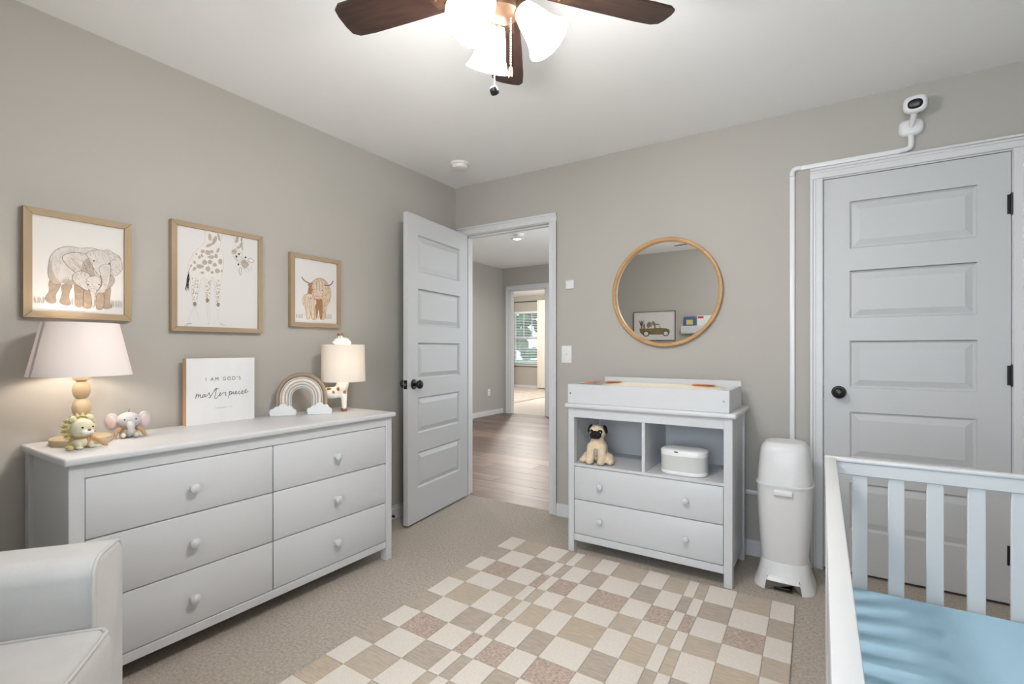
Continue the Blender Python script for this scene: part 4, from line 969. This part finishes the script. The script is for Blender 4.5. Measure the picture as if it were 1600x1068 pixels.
# ------------------------------------------------------------------ ceiling fan
FX, FYc = 1.735, -1.915
t = thing('ceiling_fan', 'dark five blade ceiling fan with three bell glass lights', 'ceiling fan', (FX, FYc, H))
obj('canopy', MB().lathe([(0, 0), (.085, 0), (.085, -.03), (.06, -.05), (.06, -.07), (0, -.07)], 36), 'bronze', t)
obj('motor_housing', MB().lathe([(0, -.06), (.09, -.065), (.125, -.09), (.13, -.15), (.115, -.19), (.08, -.205), (0, -.205)], 40), 'bronze', t)
obj('switch_housing', MB().lathe([(0, -.20), (.055, -.205), (.06, -.23), (.058, -.28), (.045, -.30), (0, -.305)], 32), 'bronze', t)
obj('light_fitter', MB().lathe([(0, -.295), (.05, -.298), (.056, -.315), (.05, -.335), (.02, -.348), (0, -.35)], 32), 'bronze', t)
BZ = -.238
blade = None; iron = None
for k in range(5):
    a_ = math.radians(121.5+72*k)
    if blade is None:
        out = [(.155, -.048), (.30, -.056), (.46, -.062), (.515, -.060), (.536, -.046), (.541, -.02), (.541, .02), (.536, .046), (.515, .060), (.46, .062), (.30, .056), (.155, .048)]
        M = Matrix.Rotation(.20, 4, 'X')
        blade = obj('blade', MB().prism(out, -.003, .004, M), 'blade', t); blade.location = (0, 0, BZ); blade.rotation_euler = (0, 0, a_)
        mb = MB(); mb.prism([(.07, -.018), (.13, -.014), (.17, -.035), (.215, -.034), (.228, 0), (.215, .034), (.17, .035), (.13, .014), (.07, .018)], -.008, -.003, M)
        for px, py in ((.185, -.02), (.185, .02), (.212, 0)): mb.ell(M @ Vector((px, py, -.009)), (.006, .006, .003), u=10, v=6)
        iron = obj('blade_iron', mb, 'bronze', blade)
    else:
        b_ = inst(blade, t, (0, 0, BZ), (0, 0, a_)); inst(iron, b_)
for ad in (262, 24, 143):
    a_ = math.radians(ad); d = Vector((math.cos(a_), math.sin(a_), 0)); ax = (d*.62+Vector((0, 0, -.78))).normalized()
    p0 = d*.052+Vector((0, 0, -.318)); q = ax.to_track_quat('Z', 'Y').to_matrix().to_4x4(); M = Matrix.Translation(p0) @ q
    lm = obj('lamp_socket', MB().lathe([(0, -.012), (.020, -.010), (.026, .0), (.027, .014), (0, .014)], 24, M), 'bronze', t)
    gl = obj('glass_shade', MB().lathe([(.026, .012), (.030, .020), (.037, .042), (.043, .070), (.050, .098), (.060, .120), (.0675, .130), (.0655, .131), (.058, .121), (.048, .099), (.041, .070), (.035, .042), (.027, .020)], 40, M), 'fan_glass', t, ang=60)
    obj('light_bulb', MB().ell(tuple(p0+ax*.066), (.022, .022, .030)), 'downlight', gl)
    point('fan_bulb_light', tuple(p0+ax*.150), FAN_W, (1, .975, .95), .05, t)
def chain(x, y, z0, z1, r=.0022):
    m = MB(); n = int((z0-z1)/.0075)
    for k in range(n): m.ell((x, y, z0-k*.0075), .0026, u=6, v=4)
    m.cyl((x, y, z0), (x, y, z1), .0008, n=5); return m
c1 = obj('pull_chain', chain(-.006, -.028, -.335, -.548), 'chain', t)
obj('pull_knob', MB().lathe([(0, -.012), (.010, -.010), (.0125, -.004), (.0125, .004), (.010, .010), (.004, .013), (0, .013)], 20, Matrix.Translation((-.006, -.028, -.562)) @ Matrix.Rotation(.6, 4, 'X')), 'black', c1)
c2 = obj('pull_chain', chain(.022, .012, -.34, -.487), 'chain', t)
obj('pull_knob', MB().lathe([(0, -.016), (.0055, -.014), (.0065, 0), (.005, .014), (0, .016)], 14, Matrix.Translation((.022, .012, -.50))), 'bronze', c2)

# ------------------------------------------------------------------ front wall things that the mirror shows
a = Art([(260, 700), (585, 698), (585, 922), (270, 900)], .565-.016, .36-.016)
a.q = [(262, 700), (585, 698), (585, 922), (262, 922)]
a.mirror = True
_uv = a.uv
a.uv = lambda p: (lambda r: (a.w-r[0], r[1]))(_uv(p))      # seen mirrored in the glass, so the print itself is turned
a.poly([(310, 822), (425, 822), (428, 790), (440, 782), (465, 785), (475, 820), (520, 824), (543, 835), (546, 862), (515, 875), (330, 872), (312, 850)], 'truck_brown', False, 'truck_dark', 2)
a.poly([(436, 792), (465, 790), (470, 818), (438, 818)], 'paper', False)
for x, r in ((362, 26), (516, 24)): a.blob(x, 866, r, r, 'truck_dark', jag=0, n=20); a.blob(x, 866, r*.68, r*.68, 'paper', jag=0, n=20)
for x, y, rx, ry_ in ((325, 785, 12, 30), (345, 800, 10, 22), (385, 790, 20, 28), (420, 780, 14, 20)): a.blob(x, y, rx, ry_, 'p_spot_dark', jag=.3)
for k in range(8): a.stroke([(325, 800), (300+k*7, 745+(k % 3)*10)], 3, 'truck_dark', False)
t = picture('framed_truck_print', 'framed print of an old pickup truck seen in the mirror', .262, .822, 1.272, 1.662, .008, ('frame_dark', 'frame_dark'), a, 'truck_drawing', wall=FY+.001, depth=.02)
t = thing('wall_book_shelf', 'small white book ledge seen in the mirror', 'shelf', (1.11, FY, 1.36))
obj('ledge', MB().box(-.2, .2, .0, .09, 0, .012, .002, 1), 'white', t); obj('back', MB().box(-.2, .2, 0, .01, .012, .10), 'white', t); obj('front_lip', MB().box(-.2, .2, .08, .09, .012, .095, .002, 1), 'white', t)
for k, (x0, x1, hh, cm, lb) in enumerate(((-.17, -.03, .20, 'book_blue', 'blue picture book on the mirrored ledge'), (-.01, .17, .21, 'book_white', 'white picture book on the mirrored ledge'))):
    tb = thing('picture_book', lb, 'book', (1.11, FY+.045, 1.3725))
    c_ = obj('cover', MB().box(x0, x1, -.008, .008, 0, hh, .001, 1), cm, tb); obj('pages', MB().box(x0+.003, x1-.003, -.005, .005, hh, hh+.0008), 'paper', tb)
    if k == 0: obj('cover_art', MB().box(x0+.03, x1-.03, .008, .0085, .10, .16), 'book_yellow', c_)
    else: obj('cover_art', MB().box(x0+.01, x0+.08, .008, .0085, hh-.035, hh-.01), 'book_red', c_)
